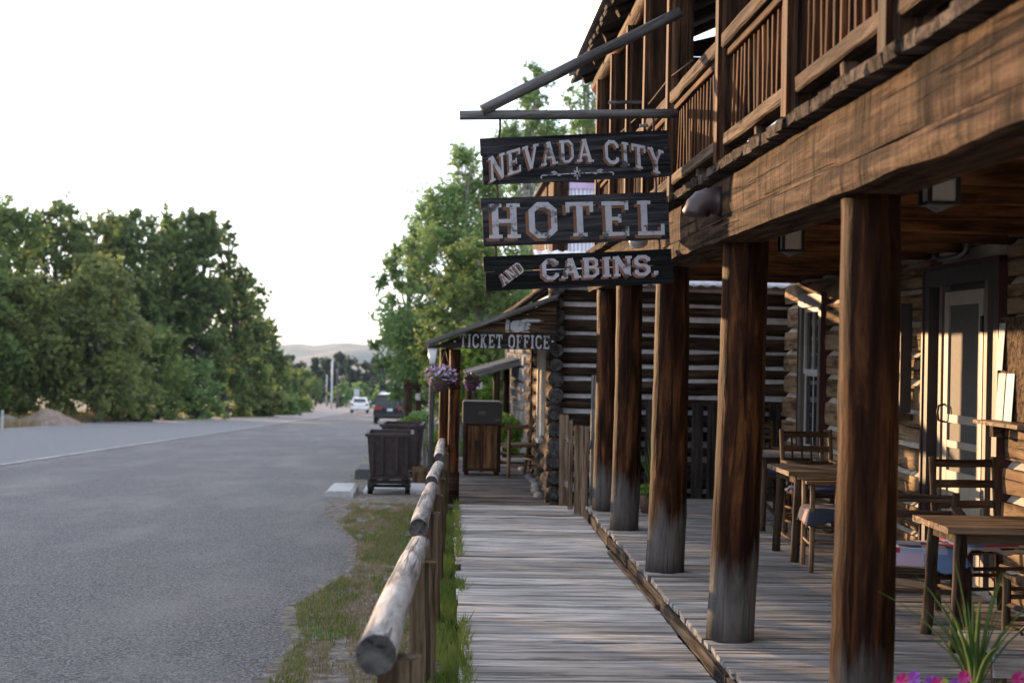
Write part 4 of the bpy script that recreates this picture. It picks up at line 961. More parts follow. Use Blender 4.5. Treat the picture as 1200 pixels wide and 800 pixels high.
# low crate with an iron stand at the right
CT = thing('wooden_crate', 'low weathered plank crate on the porch beside the rustic table', 'crate', (3.0, 7.0, PZ))
for i in range(4): plank('top_plank', (2.62, 6.82+i*.13, PZ+.2), (3.3, 6.82+i*.13, PZ+.2), .125, .03, 'deck', CT)
for a in (2.66, 3.26):
    for c_ in (6.82, 7.2): plank('corner_post', (a, c_, PZ), (a, c_, PZ+.184), .06, .06, 'rail_tan', CT)
for c_ in (6.785, 7.24): plank('side_board', (2.62, c_, PZ+.13), (3.3, c_, PZ+.13), .1, .02, 'deck', CT, up=(0, -1, 0))
IS = thing('iron_stand', 'curled wrought iron stand with a small shelf on the low crate', 'stand', (2.98, 7.0, PZ+.216))
for a in range(4):
    an = a*PI/2+.6; cx, cy = 2.98, 7.0; z0 = PZ+.218
    pts = [(cx+math.cos(an)*rr, cy+math.sin(an)*rr, z0+hh_) for rr, hh_ in ((.15, .0), (.16, .02), (.13, .05), (.085, .12), (.075, .2), (.11, .27), (.14, .31), (.12, .345), (.09, .33))]
    MB().tube(pts, .008, 6).build('leg', 'iron', IS)
MB().tube([(2.98, 7.0, PZ+.53), (2.98, 7.0, PZ+.545)], .15, 16).build('shelf', 'iron', IS)
# notice shelf with brochures right of the door
NS = thing('brochure_shelf', 'wooden wall shelf with a backboard beside the screen door', 'shelf', (3.6, 9.2, 1.25))
MB().box(3.50, 3.69, 8.75, 9.5, 1.285, 1.31).build('shelf_board', 'table_top', NS)
MB().box(3.665, 3.69, 8.75, 9.5, 1.315, 1.99).build('backboard', 'rail_tan', NS); [MB().box(3.60, 3.66, a, a+.06, 1.2, 1.284).build('bracket', 'rail_tan', NS) for a in (8.78, 9.4)]
for y0, y1, z0, z1, mt, lb in ((9.37, 9.47, 1.64, 1.95, 'paper', 'white printed leaflet pinned above the brochure shelf'), (9.35, 9.47, 1.312, 1.62, 'paper', 'white brochure standing on the shelf by the door'), (9.20, 9.33, 1.312, 1.62, 'blue_print', 'blue brochure standing on the shelf by the door')):
    o = MB().add([(3.64, y0, z0), (3.64, y1, z0), (3.658, y1, z1), (3.658, y0, z1), (3.644, y0, z0), (3.644, y1, z0), (3.662, y1, z1), (3.662, y0, z1)], [(0, 1, 2, 3), (7, 6, 5, 4), (0, 4, 5, 1), (1, 5, 6, 2), (2, 6, 7, 3), (3, 7, 4, 0)]).build('brochure', mt); tag(o, lb, 'brochure')
# picture frame / hanging rack left of the door
RK = thing('wall_rack', 'tall thin dark framed rack with antler hooks on the log wall left of the door', 'rack', (3.66, 11.5, 1.2))
[MB().box(3.60, 3.69, a, a+.04, 1.27, 2.14).build('upright', 'frame_dark', RK) for a in (11.38, 11.92)]; MB().box(3.57, 3.69, 11.36, 11.98, 1.22, 1.265).build('ledge', 'rail_tan', RK)
for z in (1.45, 1.62): MB().tube([(3.68, 11.6, z), (3.58, 11.55, z+.03), (3.55, 11.48, z+.09), (3.57, 11.44, z+.14)], [.02, .016, .012, .006], 6).build('antler_hook', 'rail_tan', RK)

# ---------------------------------------------------------------- fences beside the porch
GF = thing('plank_gate', 'low gate of sun-bleached brown planks standing by the ticket office corner', 'gate', (1.38, 15.4, 0))
for x, y, w_, h_ in ((1.315, 15.97, .105, 1.0), (1.352, 15.55, .05, .96), (1.40, 15.12, .09, .93), (1.452, 14.9, .07, .92)):
    plank('plank', (x, y, .012), (x-.006, y+.02, h_), w_, .026, 'gate_board', GF, up=(-.35, -1, 0), nvar=7)
plank('rail', (1.33, 16.0, .25), (1.47, 14.9, .25), .08, .03, 'grey_board', GF, up=(-1, .13, 0)); plank('rail', (1.33, 16.0, .75), (1.47, 14.9, .75), .08, .03, 'grey_board', GF, up=(-1, .13, 0))
o = plank('fence_post', (1.56, 15.05, .12), (1.56, 15.05, 1.10), .1, .1, 'grey_board', None); tag(o, 'grey square fence post beside the plank gate', 'post')
o = plank('fence_post', (1.63, 15.75, -.1), (1.63, 15.75, 1.45), .1, .1, 'grey_board', None); tag(o, 'taller pale grey post behind the plank gate', 'post')
PFN = thing('picket_fence', 'dark picket fence closing the far end of the porch', 'fence', (2.8, 15.95, -.1))
x = 1.75
while x < 5:
    plank('picket', (x, 15.93, .0), (x, 15.93, 1.17+random.uniform(-.02, .02)), .125, .022, 'picket', PFN, up=(0, -1, 0)); x += .172
for z in (.35, .95): plank('rail', (1.68, 15.962, z), (5, 15.962, z), .08, .035, 'picket', PFN, up=(0, -1, 0))

# planters with spiky plants
def spikes(parent, c_, n, L, spread, seed, wd=.012):
    rg = random.Random(seed); V = []; Fc = []
    for i in range(n):
        a = rg.uniform(0, 2*PI); sp = rg.uniform(.1, 1)*spread; l = L*rg.uniform(.65, 1.1); k = len(V); m_ = 6
        for q in range(m_+1):
            t = q/m_; out = sp*l*(t**1.7); z = l*t*(1-.25*sp*t*t); w = wd*(1-t**2.2)+.0008
            cx, cy = c_[0]+math.cos(a)*out, c_[1]+math.sin(a)*out
            V += [(cx-math.sin(a)*w, cy+math.cos(a)*w, c_[2]+z), (cx+math.sin(a)*w, cy-math.cos(a)*w, c_[2]+z), (cx+math.cos(a)*w*.4, cy+math.sin(a)*w*.4, c_[2]+z-w*.5)]
        for q in range(m_):
            b_ = k+q*3; Fc += [(b_, b_+3, b_+5, b_+2), (b_+2, b_+5, b_+4, b_+1), (b_+1, b_+4, b_+3, b_)]
    return ob('spike_leaves', mesh('spikes', V, Fc, 'blade', True), parent)
PL = thing('planter', 'wooden planter of magenta petunias with a spiky green plant before the first post', 'planter', (1.75, 5.0, .12))
for i in range(14):
    x = 1.5+.54*i/13
    plank('stave', (x, 4.78, .125), (x, 4.78, .53), .04, .02, 'rail_tan', PL, up=(0, -1, 0)); plank('stave', (x, 5.12, .125), (x, 5.12, .53), .04, .02, 'rail_tan', PL, up=(0, 1, 0))
MB().box(1.49, 2.05, 4.795, 5.105, .125, .5).build('soil', 'soil', PL)
for cx_, cy_, n_ in ((1.6, 4.9, 300), (1.78, 4.95, 300), (1.95, 4.92, 250)): blob((cx_, cy_, .535), (.14, .14, .055), n_, .022, 'leaf_bush', 'foliage', PL)
for cx_, mt in ((1.56, 'magenta'), (1.60, 'purple'), (1.68, 'magenta'), (1.74, 'purple'), (1.79, 'magenta'), (1.66, 'purple'), (1.98, 'magenta')):
    cy_ = 4.86+random.uniform(-.03, .05); cz_ = .625+random.uniform(-.02, .02)
    fl = MB()
    for a in range(5):
        an = a*2*PI/5+cx_*9
        fl.add([(cx_, cy_, cz_-.008), (cx_+.021*math.cos(an-.6), cy_-.004+.01*math.sin(an*2), cz_+.02*math.sin(an-.6)), (cx_+.027*math.cos(an), cy_-.012, cz_+.027*math.sin(an)), (cx_+.021*math.cos(an+.6), cy_-.004, cz_+.02*math.sin(an+.6))], [(0, 1, 2, 3)])
    fl.build('blossom', mt, PL)
spikes(PL, (1.86, 4.98, .5), 34, .5, .8, 4, .009)
PL2 = thing('planter', 'small pot with a tall spiky plant standing behind the fourth porch post', 'planter', (2.06, 14.35, .12))
mb = MB(); mb.tube([(2.06, 14.35, .122), (2.06, 14.35, .26), (2.06, 14.35, .30)], [.1, .14, .145], 14); mb.build('pot', 'pot', PL2)
spikes(PL2, (2.06, 14.35, .28), 42, .62, .42, 9, .013); blob((2.04, 14.3, .34), (.15, .14, .09), 260, .024, 'leaf_bush', 'foliage', PL2)

# ---------------------------------------------------------------- log rail fence along the boardwalk
RF = thing('rail_fence', 'low fence of grey peeled log rails between asphalt and boardwalk', 'fence', (-.12, 10, -.2))
seg = [((-.195, 4.38, .79), (-.128, 7.98, .64), .062), ((-.134, 7.9, .735), (-.098, 11.4, .625), .052), ((-.10, 11.32, .665), (-.055, 14.1, .585), .05), ((-.055, 14.0, .645), (-.04, 17.2, .60), .05)]
for i, (a, b_, r) in enumerate(seg):
    log('rail', a, b_, r, 'grey_log', RF, taper=[.9, .95, .97, 1][i], n=12, jit=.003, sides=18, end='log_end', bow=.008)
for y, top in ((4.75, .71), (7.82, .57), (9.6, .625), (11.3, .57), (12.7, .575), (14.0, .54), (15.6, .57), (17.1, .55)):
    x = -.16+(y-4.4)*.0095
    plank('fence_post', (x+.03, y, gz(y)-.1), (x+.02, y, top), .14, .13, 'fence_post', RF, n=4, jit=.005)

# ---------------------------------------------------------------- mine carts
def cart(label, cx, cy, rz=0, ht_=1.0):
    z0 = gz(cy)+.012; t = thing('mine_cart', label, 'mine cart', (cx, cy, z0), 'old mine carts by the boardwalk')
    Lc, Wc = .62, .37; g = lambda o_: o_
    def B(nm, mt, *boxes, par=t, j=0):
        mb = MB()
        for bx in boxes: mb.box(*bx, j=j)
        me_mw = Matrix.Translation((cx, cy, z0))@Matrix.Rotation(rz, 4, 'Z'); return mb.build(nm, mt, par, me_mw)
    hb = .32
    V = [(-Wc*.84, -Lc*.95, hb), (Wc*.84, -Lc*.95, hb), (Wc*.84, Lc*.95, hb), (-Wc*.84, Lc*.95, hb), (-Wc, -Lc, ht_), (Wc, -Lc, ht_), (Wc, Lc, ht_), (-Wc, Lc, ht_)]
    V2 = [(x*.93, y_*.96, z+(.03 if i < 4 else .0)) for i, (x, y_, z) in enumerate(V)]
    mb = MB(); mb.add(V+V2, [(0, 3, 2, 1), (0, 1, 5, 4), (1, 2, 6, 5), (2, 3, 7, 6), (3, 0, 4, 7), (8, 9, 10, 11), (12, 13, 9, 8), (13, 14, 10, 9), (14, 15, 11, 10), (15, 12, 8, 11), (4, 5, 13, 12), (5, 6, 14, 13), (6, 7, 15, 14), (7, 4, 12, 15)])
    mwx = Matrix.Translation((cx, cy, z0))@Matrix.Rotation(rz, 4, 'Z')
    mb.build('tub', 'rust_iron', t, mwx)
    B('rim', 'rust_iron', (-Wc-.03, Wc+.03, -Lc-.03, -Lc+.02, ht_-.03, ht_+.02), (-Wc-.03, Wc+.03, Lc-.02, Lc+.03, ht_-.03, ht_+.02), (-Wc-.03, -Wc+.025, -Lc+.02, Lc-.02, ht_-.03, ht_+.02), (Wc-.025, Wc+.03, -Lc+.02, Lc-.02, ht_-.03, ht_+.02))
    for x in (-Wc*.76, -.12, .12, Wc*.76): B('strap', 'rust_iron', (x-.022, x+.022, -Lc-.022, -Lc*.94, hb+.01, ht_-.032))
    B('base_band', 'rust_iron', (-Wc*.88, Wc*.88, -Lc*.99, Lc*.99, hb-.05, hb-.002))
    B('chassis', 'iron', (-Wc*.72, -Wc*.55, -Lc*.9, Lc*.9, .17, hb-.055), (Wc*.55, Wc*.72, -Lc*.9, Lc*.9, .17, hb-.055), (-Wc*.72, Wc*.72, -Lc*.92, -Lc*.84, .19, .25))
    for y_ in (-.36, .36):
        mb = MB(); mb.tube([(-Wc*.98, y_, .14), (Wc*.98, y_, .14)], .025, 8); mb.build('axle', 'iron', t, mwx)
        for s_ in (-1, 1):
            mb = MB(); mb.tube([(s_*Wc*.72, y_, .14), (s_*Wc*.76, y_, .14), (s_*Wc*.78, y_, .14), (s_*Wc*.95, y_, .14)], [.165, .165, .14, .135], 18, sm=False); mb.build('wheel', 'iron', t, mwx)
    return t
cart('dark rusted iron mine cart in front, beside the pale concrete slab', -.93, 24.6, .02)
cart('dark rusted iron mine cart behind the front cart, beside the grey board fence', -.80, 27.6, -.03, 1.1)
def block(name, label, cat, x0, x1, y0, y1, h, mt, mtb=None):
    z0 = gz((y0+y1)/2)-.02; mb = MB(); mb.prism([(x0, z0), (x1, z0), (x1, z0+h-.04), (x1-.05, z0+h), (x0+.05, z0+h), (x0, z0+h-.04)], 1, y0, y1)
    return tag(mb.build(name, mt), label, cat)
block('concrete_slab', 'pale concrete parking block at the asphalt edge by the front mine cart', 'concrete block', -1.9, -1.45, 23.2, 24.6, .15, 'concrete')
block('concrete_slab', 'flat pale concrete slab under the front mine cart', 'concrete slab', -1.40, .0, 23.7, 26.3, .045, 'concrete')
block('concrete_slab', 'dark sided concrete block behind the pale parking block', 'concrete block', -1.75, -1.35, 28.4, 29.6, .24, 'concrete_dark')
# stump
p = at(1, 27.0, 498, 560); o = log('tree_stump', (-.40, 26.9, gz(26.9)-.03), (-.40, 26.9, gz(26.9)+.34), .2, 'stump', None, n=3, jit=.008, sides=14, end='stump'); tag(o, 'cut tree stump beside the mine carts', 'stump')
# grey board fence with vines behind the carts
BF = thing('board_fence', 'weathered grey upright board fence with vines behind the mine carts', 'fence', (-.3, 31, gz(31)))
for i in range(9):
    x = -1.0+i*.2; y = 31+random.uniform(-.03, .03); plank('board', (x, y, gz(31)-.03), (x+random.uniform(-.03, .03), y, gz(31)+1.05+random.uniform(-.12, .12)), .16, .03, 'grey_board', BF, up=(0, -1, 0))
for z in (.3, .8): plank('rail', (-1.1, 31.06, gz(31)+z), (.72, 31.06, gz(31)+z), .09, .04, 'grey_board', BF, up=(0, -1, 0))
def bush(label, c_, r, n, size, mat, name='bush', cat='bush', group=None, stems=3, seed=0):
    t = thing(name, label, cat, (c_[0], c_[1], c_[2]-r[2]), group)
    rg = np.random.default_rng(seed); cl = []
    for i in range(max(5, n//250)):
        d = rg.normal(size=3); d /= np.linalg.norm(d); cl.append((np.array(c_)+d*np.array(r)*rg.uniform(.2, .8), rg.uniform(.25, .45)))
    P = []
    for ce, k in cl:
        m_ = n//len(cl); d = rg.normal(size=(m_, 3)); d /= np.linalg.norm(d, axis=1)[:, None]; P.append(ce+d*np.array(r)*k*(rg.uniform(0, 1, (m_, 1))**.5))
    P = np.concatenate(P); ob('foliage', fastmesh('foliage', leaves(P, size, rg), 4, mat), t)
    mb = MB()
    for ce, k in cl[:max(stems, 3)]: mb.tube([(c_[0], c_[1], c_[2]-r[2]-.02), tuple((np.array(c_)*.5+ce*.5)-np.array((0, 0, r[2]*.3))), tuple(ce)], [.03*max(1, r[2]), .02*max(1, r[2]), .006], 6)
    mb.build('stem', 'bark', t); return t
bush('leafy vine climbing the grey board fence behind the mine carts', (-.75, 31, gz(31)+1.1), (.5, .15, .22), 500, .05, 'leaf_bush', 'vine', 'vine', seed=3)
bush('green shrub growing beside the rail fence by the ticket office', (-.18, 24.2, gz(24)+.78), (.26, .4, .5), 1300, .05, 'leaf_bush', 'shrub', 'shrub', seed=4)
bush('bright yellow-green bush behind the ticket office armchair', (.98, 22.3, .55), (.34, .4, .55), 2200, .05, 'leaf_bush', seed=5)
bush('dark green shrub behind the black lidded cabinet', (.45, 24.5, -.2), (.6, .5, .55), 1600, .06, 'leaf_mid', 'shrub', 'shrub', seed=6)
bush('low shrub behind the board fence posts', (-.2, 36, gz(36)+.7), (1.0, .8, .7), 1600, .08, 'leaf_fresh', 'shrub', 'shrub', seed=7)

# ---------------------------------------------------------------- next building: stone below, plank storey above
ST = thing('stone_store', 'two-storey store with stone lower wall and sunlit plank upper storey behind the ticket office', 'building', (3.5, 28, gz(26)))
zb = gz(26)-.1
lw = MB().box(1.32, 7, 24.1, 33, zb, 2.45).build('lower_wall', 'mortar', ST)
rg = random.Random(44)
def stonewall(ax, x0, x1, z0, z1, f):
    z = z0
    while z < z1:
        h = rg.uniform(.13, .26); x = x0
        while x < x1:
            w = rg.uniform(.15, .42); a = .012
            mb = MB(); d = rg.uniform(.03, .09); q = .02
            if ax == 1: V = [(x+a, f, z+a), (x+w-a, f, z+a), (x+w-a, f, z+h-a), (x+a, f, z+h-a), (x+a+q, f-d, z+a+q), (x+w-a-q, f-d, z+a+q), (x+w-a-q, f-d, z+h-a-q), (x+a+q, f-d, z+h-a-q)]
            else: V = [(f, x+w-a, z+a), (f, x+a, z+a), (f, x+a, z+h-a), (f, x+w-a, z+h-a), (f-d, x+w-a-q, z+a+q), (f-d, x+a+q, z+a+q), (f-d, x+a+q, z+h-a-q), (f-d, x+w-a-q, z+h-a-q)]
            V = [(p[0]+rg.uniform(-.008, .008), p[1], p[2]+rg.uniform(-.008, .008)) for p in V]
            mb.add(V, [(4, 5, 6, 7), (0, 1, 5, 4), (1, 2, 6, 5), (2, 3, 7, 6), (3, 0, 4, 7)]); mb.build('stone', 'stone', lw); x += w
        z += h
stonewall(1, 1.3, 2.6, zb, 2.4, 24.1)
stonewall(0, 24.1, 30, .2, 2.4, 1.32)
uwl = MB().box(1.83, 7, 24.05, 31, 2.5, 4.78).build('upper_wall', 'dark_post', ST)
for i in range(38):
    y0 = 24.1+i*.18
    if 26.0 < y0+.09 < 26.9: continue
    plank('wall_plank', (1.81, y0+.09, 2.5), (1.81, y0+.09, 4.76), .172, .03, 'shake', uwl, up=(-1, 0, 0))
for i in range(20):
    z0 = 2.55+i*.11
    for a, b_ in ((1.83, 1.95), (2.62, 4.4)) if 3.1 < z0+.05 < 4.55 else ((1.83, 4.4),): plank('wall_plank', (a, 24.03, z0+.05), (b_, 24.03, z0+.05), .105, .025, 'gable_board', uwl, up=(0, -1, 0))
ww = MB().box(1.78, 1.83, 26.02, 26.1, 3.0, 4.1).box(1.78, 1.83, 26.8, 26.88, 3.0, 4.1).box(1.78, 1.83, 26.02, 26.88, 4.1, 4.18).build('window', 'white_trim', ST); MB().box(1.815, 1.822, 26.1, 26.8, 3.0, 4.1).build('pane', 'glass', ww)
plank('corner_board', (1.79, 24.0, 2.5), (1.79, 24.0, 4.76), .16, .03, 'dark_post', ST, up=(0, -1, 0))
w2 = MB().box(1.92, 1.97, 23.97, 24.04, 3.1, 4.5).box(2.60, 2.66, 23.97, 24.04, 3.1, 4.5).build('window', 'dark_post', ST)
V = []; Fc = []; n = 60; x0_, x1_ = 1.97, 2.60
for i in range(n+1):
    x = x0_+(x1_-x0_)*i/n; y = 23.99+.015*math.sin(i*.9)
    V += [(x, y, 3.12), (x, y, 4.47)]
for i in range(n): Fc.append((i*2, i*2+2, i*2+3, i*2+1))
MB().box(1.97, 2.6, 24.012, 24.02, 3.1, 4.5).build('pane', 'glass', w2)
ob('curtain', mesh('curtain', V, Fc, 'curtain', True), w2)
# scalloped valance
mb = MB(); n = 14
for i in range(n):
    a = 1.97+.63*i/n; wv_ = .63/n; mb.add([(a, 23.965, 4.49), (a, 23.965, 4.41), (a+wv_*.25, 23.965, 4.38), (a+wv_*.75, 23.965, 4.38), (a+wv_, 23.965, 4.41), (a+wv_, 23.965, 4.49)], [(5, 4, 3, 2, 1, 0)])
mb.build('valance', 'pale_violet', w2)
# shake skirt roof over the lower storey
for r_ in range(5):
    for i in range(42):
        y0 = 23.9+i*.2+random.uniform(-.02, .02); k = r_/5
        xA = 1.12+.66*k-.03; zA = 2.36+.48*k
        plank('shake', (xA, y0, zA+.012*r_*0+random.uniform(0, .015)+.02), (xA+.2, y0, zA+.165+.02), .185, .02, 'shake', ST, n=1, jit=.004)
MB().add([(1.1, 23.85, 2.30), (1.85, 23.85, 2.84), (1.85, 32.2, 2.84), (1.1, 32.2, 2.30), (1.1, 23.85, 2.33), (1.85, 23.85, 2.87), (1.85, 32.2, 2.87), (1.1, 32.2, 2.33)], [(0, 1, 2, 3), (7, 6, 5, 4), (0, 4, 5, 1), (1, 5, 6, 2), (2, 6, 7, 3), (3, 7, 4, 0)]).build('roof_deck', 'dark_post', ST)
MB().add([(1.7, 23.8, 4.79), (7.1, 23.8, 4.79), (7.1, 31.2, 4.79), (1.7, 31.2, 4.79), (1.7, 23.8, 4.85), (7.1, 23.8, 4.85), (7.1, 31.2, 4.85), (1.7, 31.2, 4.85)], [(3, 2, 1, 0), (4, 5, 6, 7), (0, 1, 5, 4), (1, 2, 6, 5), (2, 3, 7, 6), (3, 0, 4, 7)]).build('roof', 'roof_board', ST)
# its awning
a0, a1 = at(1, 25.0, 545, 438), at(1, 25.0, 607, 421)
for i in range(16):
    y0 = 25+i*.22; plank('awning_board', (a0.x, y0+.11, a0.z), (a1.x+.06, y0+.11, a1.z+.02), .21, .03, 'grey_board', ST, n=1)
plank('awning_edge', (a0.x, 24.98, a0.z-.06), (a1.x+.06, 24.98, a1.z-.04), .12, .03, 'grey_board', ST, up=(0, -1, 0))
for x, y in ((a0.x+.12, 28.3), (a0.x+.55, 25.1), (a0.x+.78, 26.5)): log('awning_post', (x, y, gz(y)), (x, y, a0.z+.0+(x-a0.x)*.27), .06, 'dark_post', ST, sides=10, n=3)
o = MB().box(.50, .62, 25.02, 25.05, 1.02, 1.13).build('notice_card', 'paper'); tag(o, 'small white card on the awning post behind the cabinet', 'card')

# ---------------------------------------------------------------- street furniture further on
def gpos(px, y): x = (px-524)*y/F; return Vector((x, y, gz(y)))
SP = thing('timber_posts', 'pair of rough brown timber posts with a small white notice beyond the carts', 'posts', gpos(486, 45))
g = gpos(486, 45)
plank('post', (g.x-.13, 45, g.z-.05), (g.x-.17, 45, g.z+2.2), .2, .2, 'dark_post', SP); plank('post', (g.x+.14, 45, g.z-.05), (g.x+.17, 45, g.z+2.15), .17, .17, 'dark_post', SP)
plank('cross_bar', (g.x-.3, 44.86, g.z+1.95), (g.x+.3, 44.86, g.z+1.95), .14, .05, 'dark_post', SP, up=(0, -1, 0)); MB().box(g.x+.06, g.x+.22, 44.78, 44.8, g.z+1.55, g.z+1.75).build('notice', 'paper', SP)
g = gpos(476.5, 60); o = MB().box(g.x-.1, g.x+.1, 59.9, 60, g.z+1.1, g.z+2.3).build('sign_panel', 'frame_dark', None); 
t = thing('narrow_sign', 'narrow dark upright sign seen beside the black car', 'sign', g); o.parent = t; o.matrix_parent_inverse = WM[t.name].inverted(); MB().box(g.x-.03, g.x+.03, 60.01, 60.06, g.z-.02, g.z+2.2).build('post', 'iron', t)
g = gpos(507, 23.5); LP = thing('street_lamp', 'old dark street lamp post with a pale lantern left of the ticket office', 'street lamp', g)
mb = MB(); mb.tube([(g.x, g.y, g.z-.02), (g.x, g.y, g.z+.3), (g.x, g.y, g.z+.34), (g.x, g.y, g.z+2.15)], [.07, .065, .045, .04], 12); mb.build('post', 'iron', LP)
mb = MB(); mb.tube([(g.x, g.y, g.z+2.15), (g.x, g.y, g.z+2.2), (g.x, g.y, g.z+2.42)], [.05, .05, .085], 10); mb.build('lantern_glass', 'porcelain', LP); mb = MB(); mb.tube([(g.x, g.y, g.z+2.42), (g.x, g.y, g.z+2.5), (g.x, g.y, g.z+2.56)], [.1, .05, .01], 10); mb.build('cap', 'iron', LP)

# vehicles, rear toward the camera (-Y is the rear, local)
def wheel(t, x, y, r, w, mw):
    mb = MB(); mb.tube([(x-w/2, y, r), (x-w/2+.02, y, r), (x+w/2-.02, y, r), (x+w/2, y, r)], [r*.93, r, r, r*.93], 20); wh = mb.build('wheel', 'rubber', t, mw)
    mb = MB(); mb.tube([(x-w/2-.004, y, r), (x+w/2+.004, y, r)], r*.62, 14); mb.build('rim', 'rim', wh, mw)
def car(label, loc, rz, body, Wd, Hh, Ln, suv):
    t = thing('parked_car' if suv else 'white_car', label, 'car', loc); mw = Matrix.Translation(loc)@Matrix.Rotation(rz, 4, 'Z')
    hw = Wd/2; rw = .37 if suv else .32
    # stations along the length: (y, belt z, roof z or None, low z)
    prof = ([(0, .5, .98), (.06, .42, 1.05), (.5, .32, 1.06), (3.2, .28, 1.04), (4.3, .3, .98), (Ln-.15, .4, .86), (Ln, .5, .7)] if suv else
            [(0, .46, .86), (.08, .38, .98), (.6, .3, 1.0), (2.6, .26, .94), (3.6, .28, .86), (Ln-.15, .36, .72), (Ln, .44, .6)])
    V = []; Fc = []
    for y, z0, z1 in prof:
        e = .9 if y in (0, Ln) else 1
        V += [(-hw*.9*e, y, z0), (-hw*e, y, z0+.12), (-hw*e, y, z0+(z1-z0)*.6), (-hw*.93*e, y, z1), (hw*.93*e, y, z1), (hw*e, y, z0+(z1-z0)*.6), (hw*e, y, z0+.12), (hw*.9*e, y, z0)]
    k = 8
    for i in range(len(prof)-1):
        for q in range(k): Fc.append((i*k+q, i*k+(q+1) % k, (i+1)*k+(q+1) % k, (i+1)*k+q))
    Fc += [tuple(range(k-1, -1, -1)), tuple(range((len(prof)-1)*k, len(prof)*k))]
    mb = MB(); mb.add(V, Fc, False); mb.build('body', body, t, mw)
    zb_ = 1.04 if suv else .97; yb0, yb1, yt0, yt1 = (.05, 3.3, .32, 2.5) if suv else (.25, 3.0, .95, 2.2)
    wb, wt = hw*.92, hw*.76
    C = [(-wb, yb0, zb_), (wb, yb0, zb_), (wb, yb1, zb_), (-wb, yb1, zb_), (-wt, yt0, Hh-.05), (wt, yt0, Hh-.05), (wt, yt1, Hh-.05), (-wt, yt1, Hh-.05)]
    mb = MB(); mb.add(C, [(0, 1, 5, 4), (1, 2, 6, 5), (2, 3, 7, 6), (3, 0, 4, 7), (4, 5, 6, 7)]); mb.build('cabin', body, t, mw)
    mb = MB(); mb.add([(-wt, yt0-.12 if suv else yt0-.03, Hh-.05), (wt, yt0-.12 if suv else yt0-.03, Hh-.05), (wt, yt1+.05, Hh-.05), (-wt, yt1+.05, Hh-.05), (-wt*.88, yt0+.1, Hh), (wt*.88, yt0+.1, Hh), (wt*.88, yt1-.1, Hh), (-wt*.88, yt1-.1, Hh)], [(3, 2, 1, 0), (0, 1, 5, 4), (1, 2, 6, 5), (2, 3, 7, 6), (3, 0, 4, 7), (4, 5, 6, 7)]); mb.build('roof', 'car_glass' if suv else body, t, mw)
    def on(f0, f1, s0, s1, A, B, Cc, Dd, off, nm, mt):
        A, B, Cc, Dd = map(Vector, (A, B, Cc, Dd)); n_ = (B-A).cross(Dd-A).normalized()*off
        P = lambda u, v: A.lerp(B, u).lerp(Dd.lerp(Cc, u), v)+n_
        mb = MB(); mb.quad(P(f0, s0), P(f1, s0), P(f1, s1), P(f0, s1)); mb.build(nm, mt, t, mw)
    on(.09, .91, .14, .93, C[0], C[1], C[5], C[4], .012, 'rear_window', 'car_glass')
    on(.06, .46, .12, .88, C[1], C[2], C[6], C[5], .012, 'side_window', 'car_glass'); on(.5, .9, .12, .88, C[1], C[2], C[6], C[5], .012, 'side_window', 'car_glass')
    on(.1, .5, .12, .88, C[3], C[0], C[4], C[7], .012, 'side_window', 'car_glass'); on(.54, .94, .12, .88, C[3], C[0], C[4], C[7], .012, 'side_window', 'car_glass')
    on(.08, .92, .1, .92, C[2], C[3], C[7], C[6], .012, 'windscreen', 'car_glass')
    zl_ = .86 if suv else .76
    for s_ in (-1, 1):
        a, b_ = (hw*.5, hw*.93) if suv else (hw*.66, hw*.94)
        MB().box(min(s_*a, s_*b_), max(s_*a, s_*b_), -.012, .1, zl_, zl_+(.15 if suv else .2)).build('tail_light', 'tail_red', t, mw)
        MB().box(s_*(hw+.09)-.1, s_*(hw+.09)+.1, 3.0 if suv else 2.5, 3.12 if suv else 2.62, zb_, zb_+.17).build('wing_mirror', body, t, mw)
        wheel(t, s_*(hw-.12), .85, rw, .24, mw); wheel(t, s_*(hw-.12), Ln-.9, rw, .24, mw)
    MB().box(-.16, .16, -.016, .0, .78 if suv else .56, .94 if suv else .68).build('number_plate', 'plate', t, mw)
    MB().box(-hw*.93, hw*.93, -.09, .06, .44 if suv else .4, .66 if suv else .56).build('bumper', 'black_plastic' if suv else body, t, mw)
    if suv:
        for s_ in (-1, 1): mb = MB(); mb.tube([(s_*wt*.85, .5, Hh+.03), (s_*wt*.85, 2.4, Hh+.03)], .02, 6); mb.build('roof_rail', 'rim', t, mw)
    else: MB().box(-.3, .3, .2, .3, 1.0, 1.03).build('spoiler', body, t, mw)
    return t
ycar = 86.0; g = gpos(458.5, ycar)
car('black sport utility car parked beside the road beyond the mine carts', (g.x, ycar, gz(ycar)+.01), math.radians(.8), 'car_black', 1.93, 1.78, 4.9, True)
ycar = 140.0; g = gpos(423, ycar)
car('small white car on the road ahead of the black car', (g.x, ycar, gz(ycar)+.012), math.radians(2), 'car_white', 1.74, 1.46, 4.4, False)

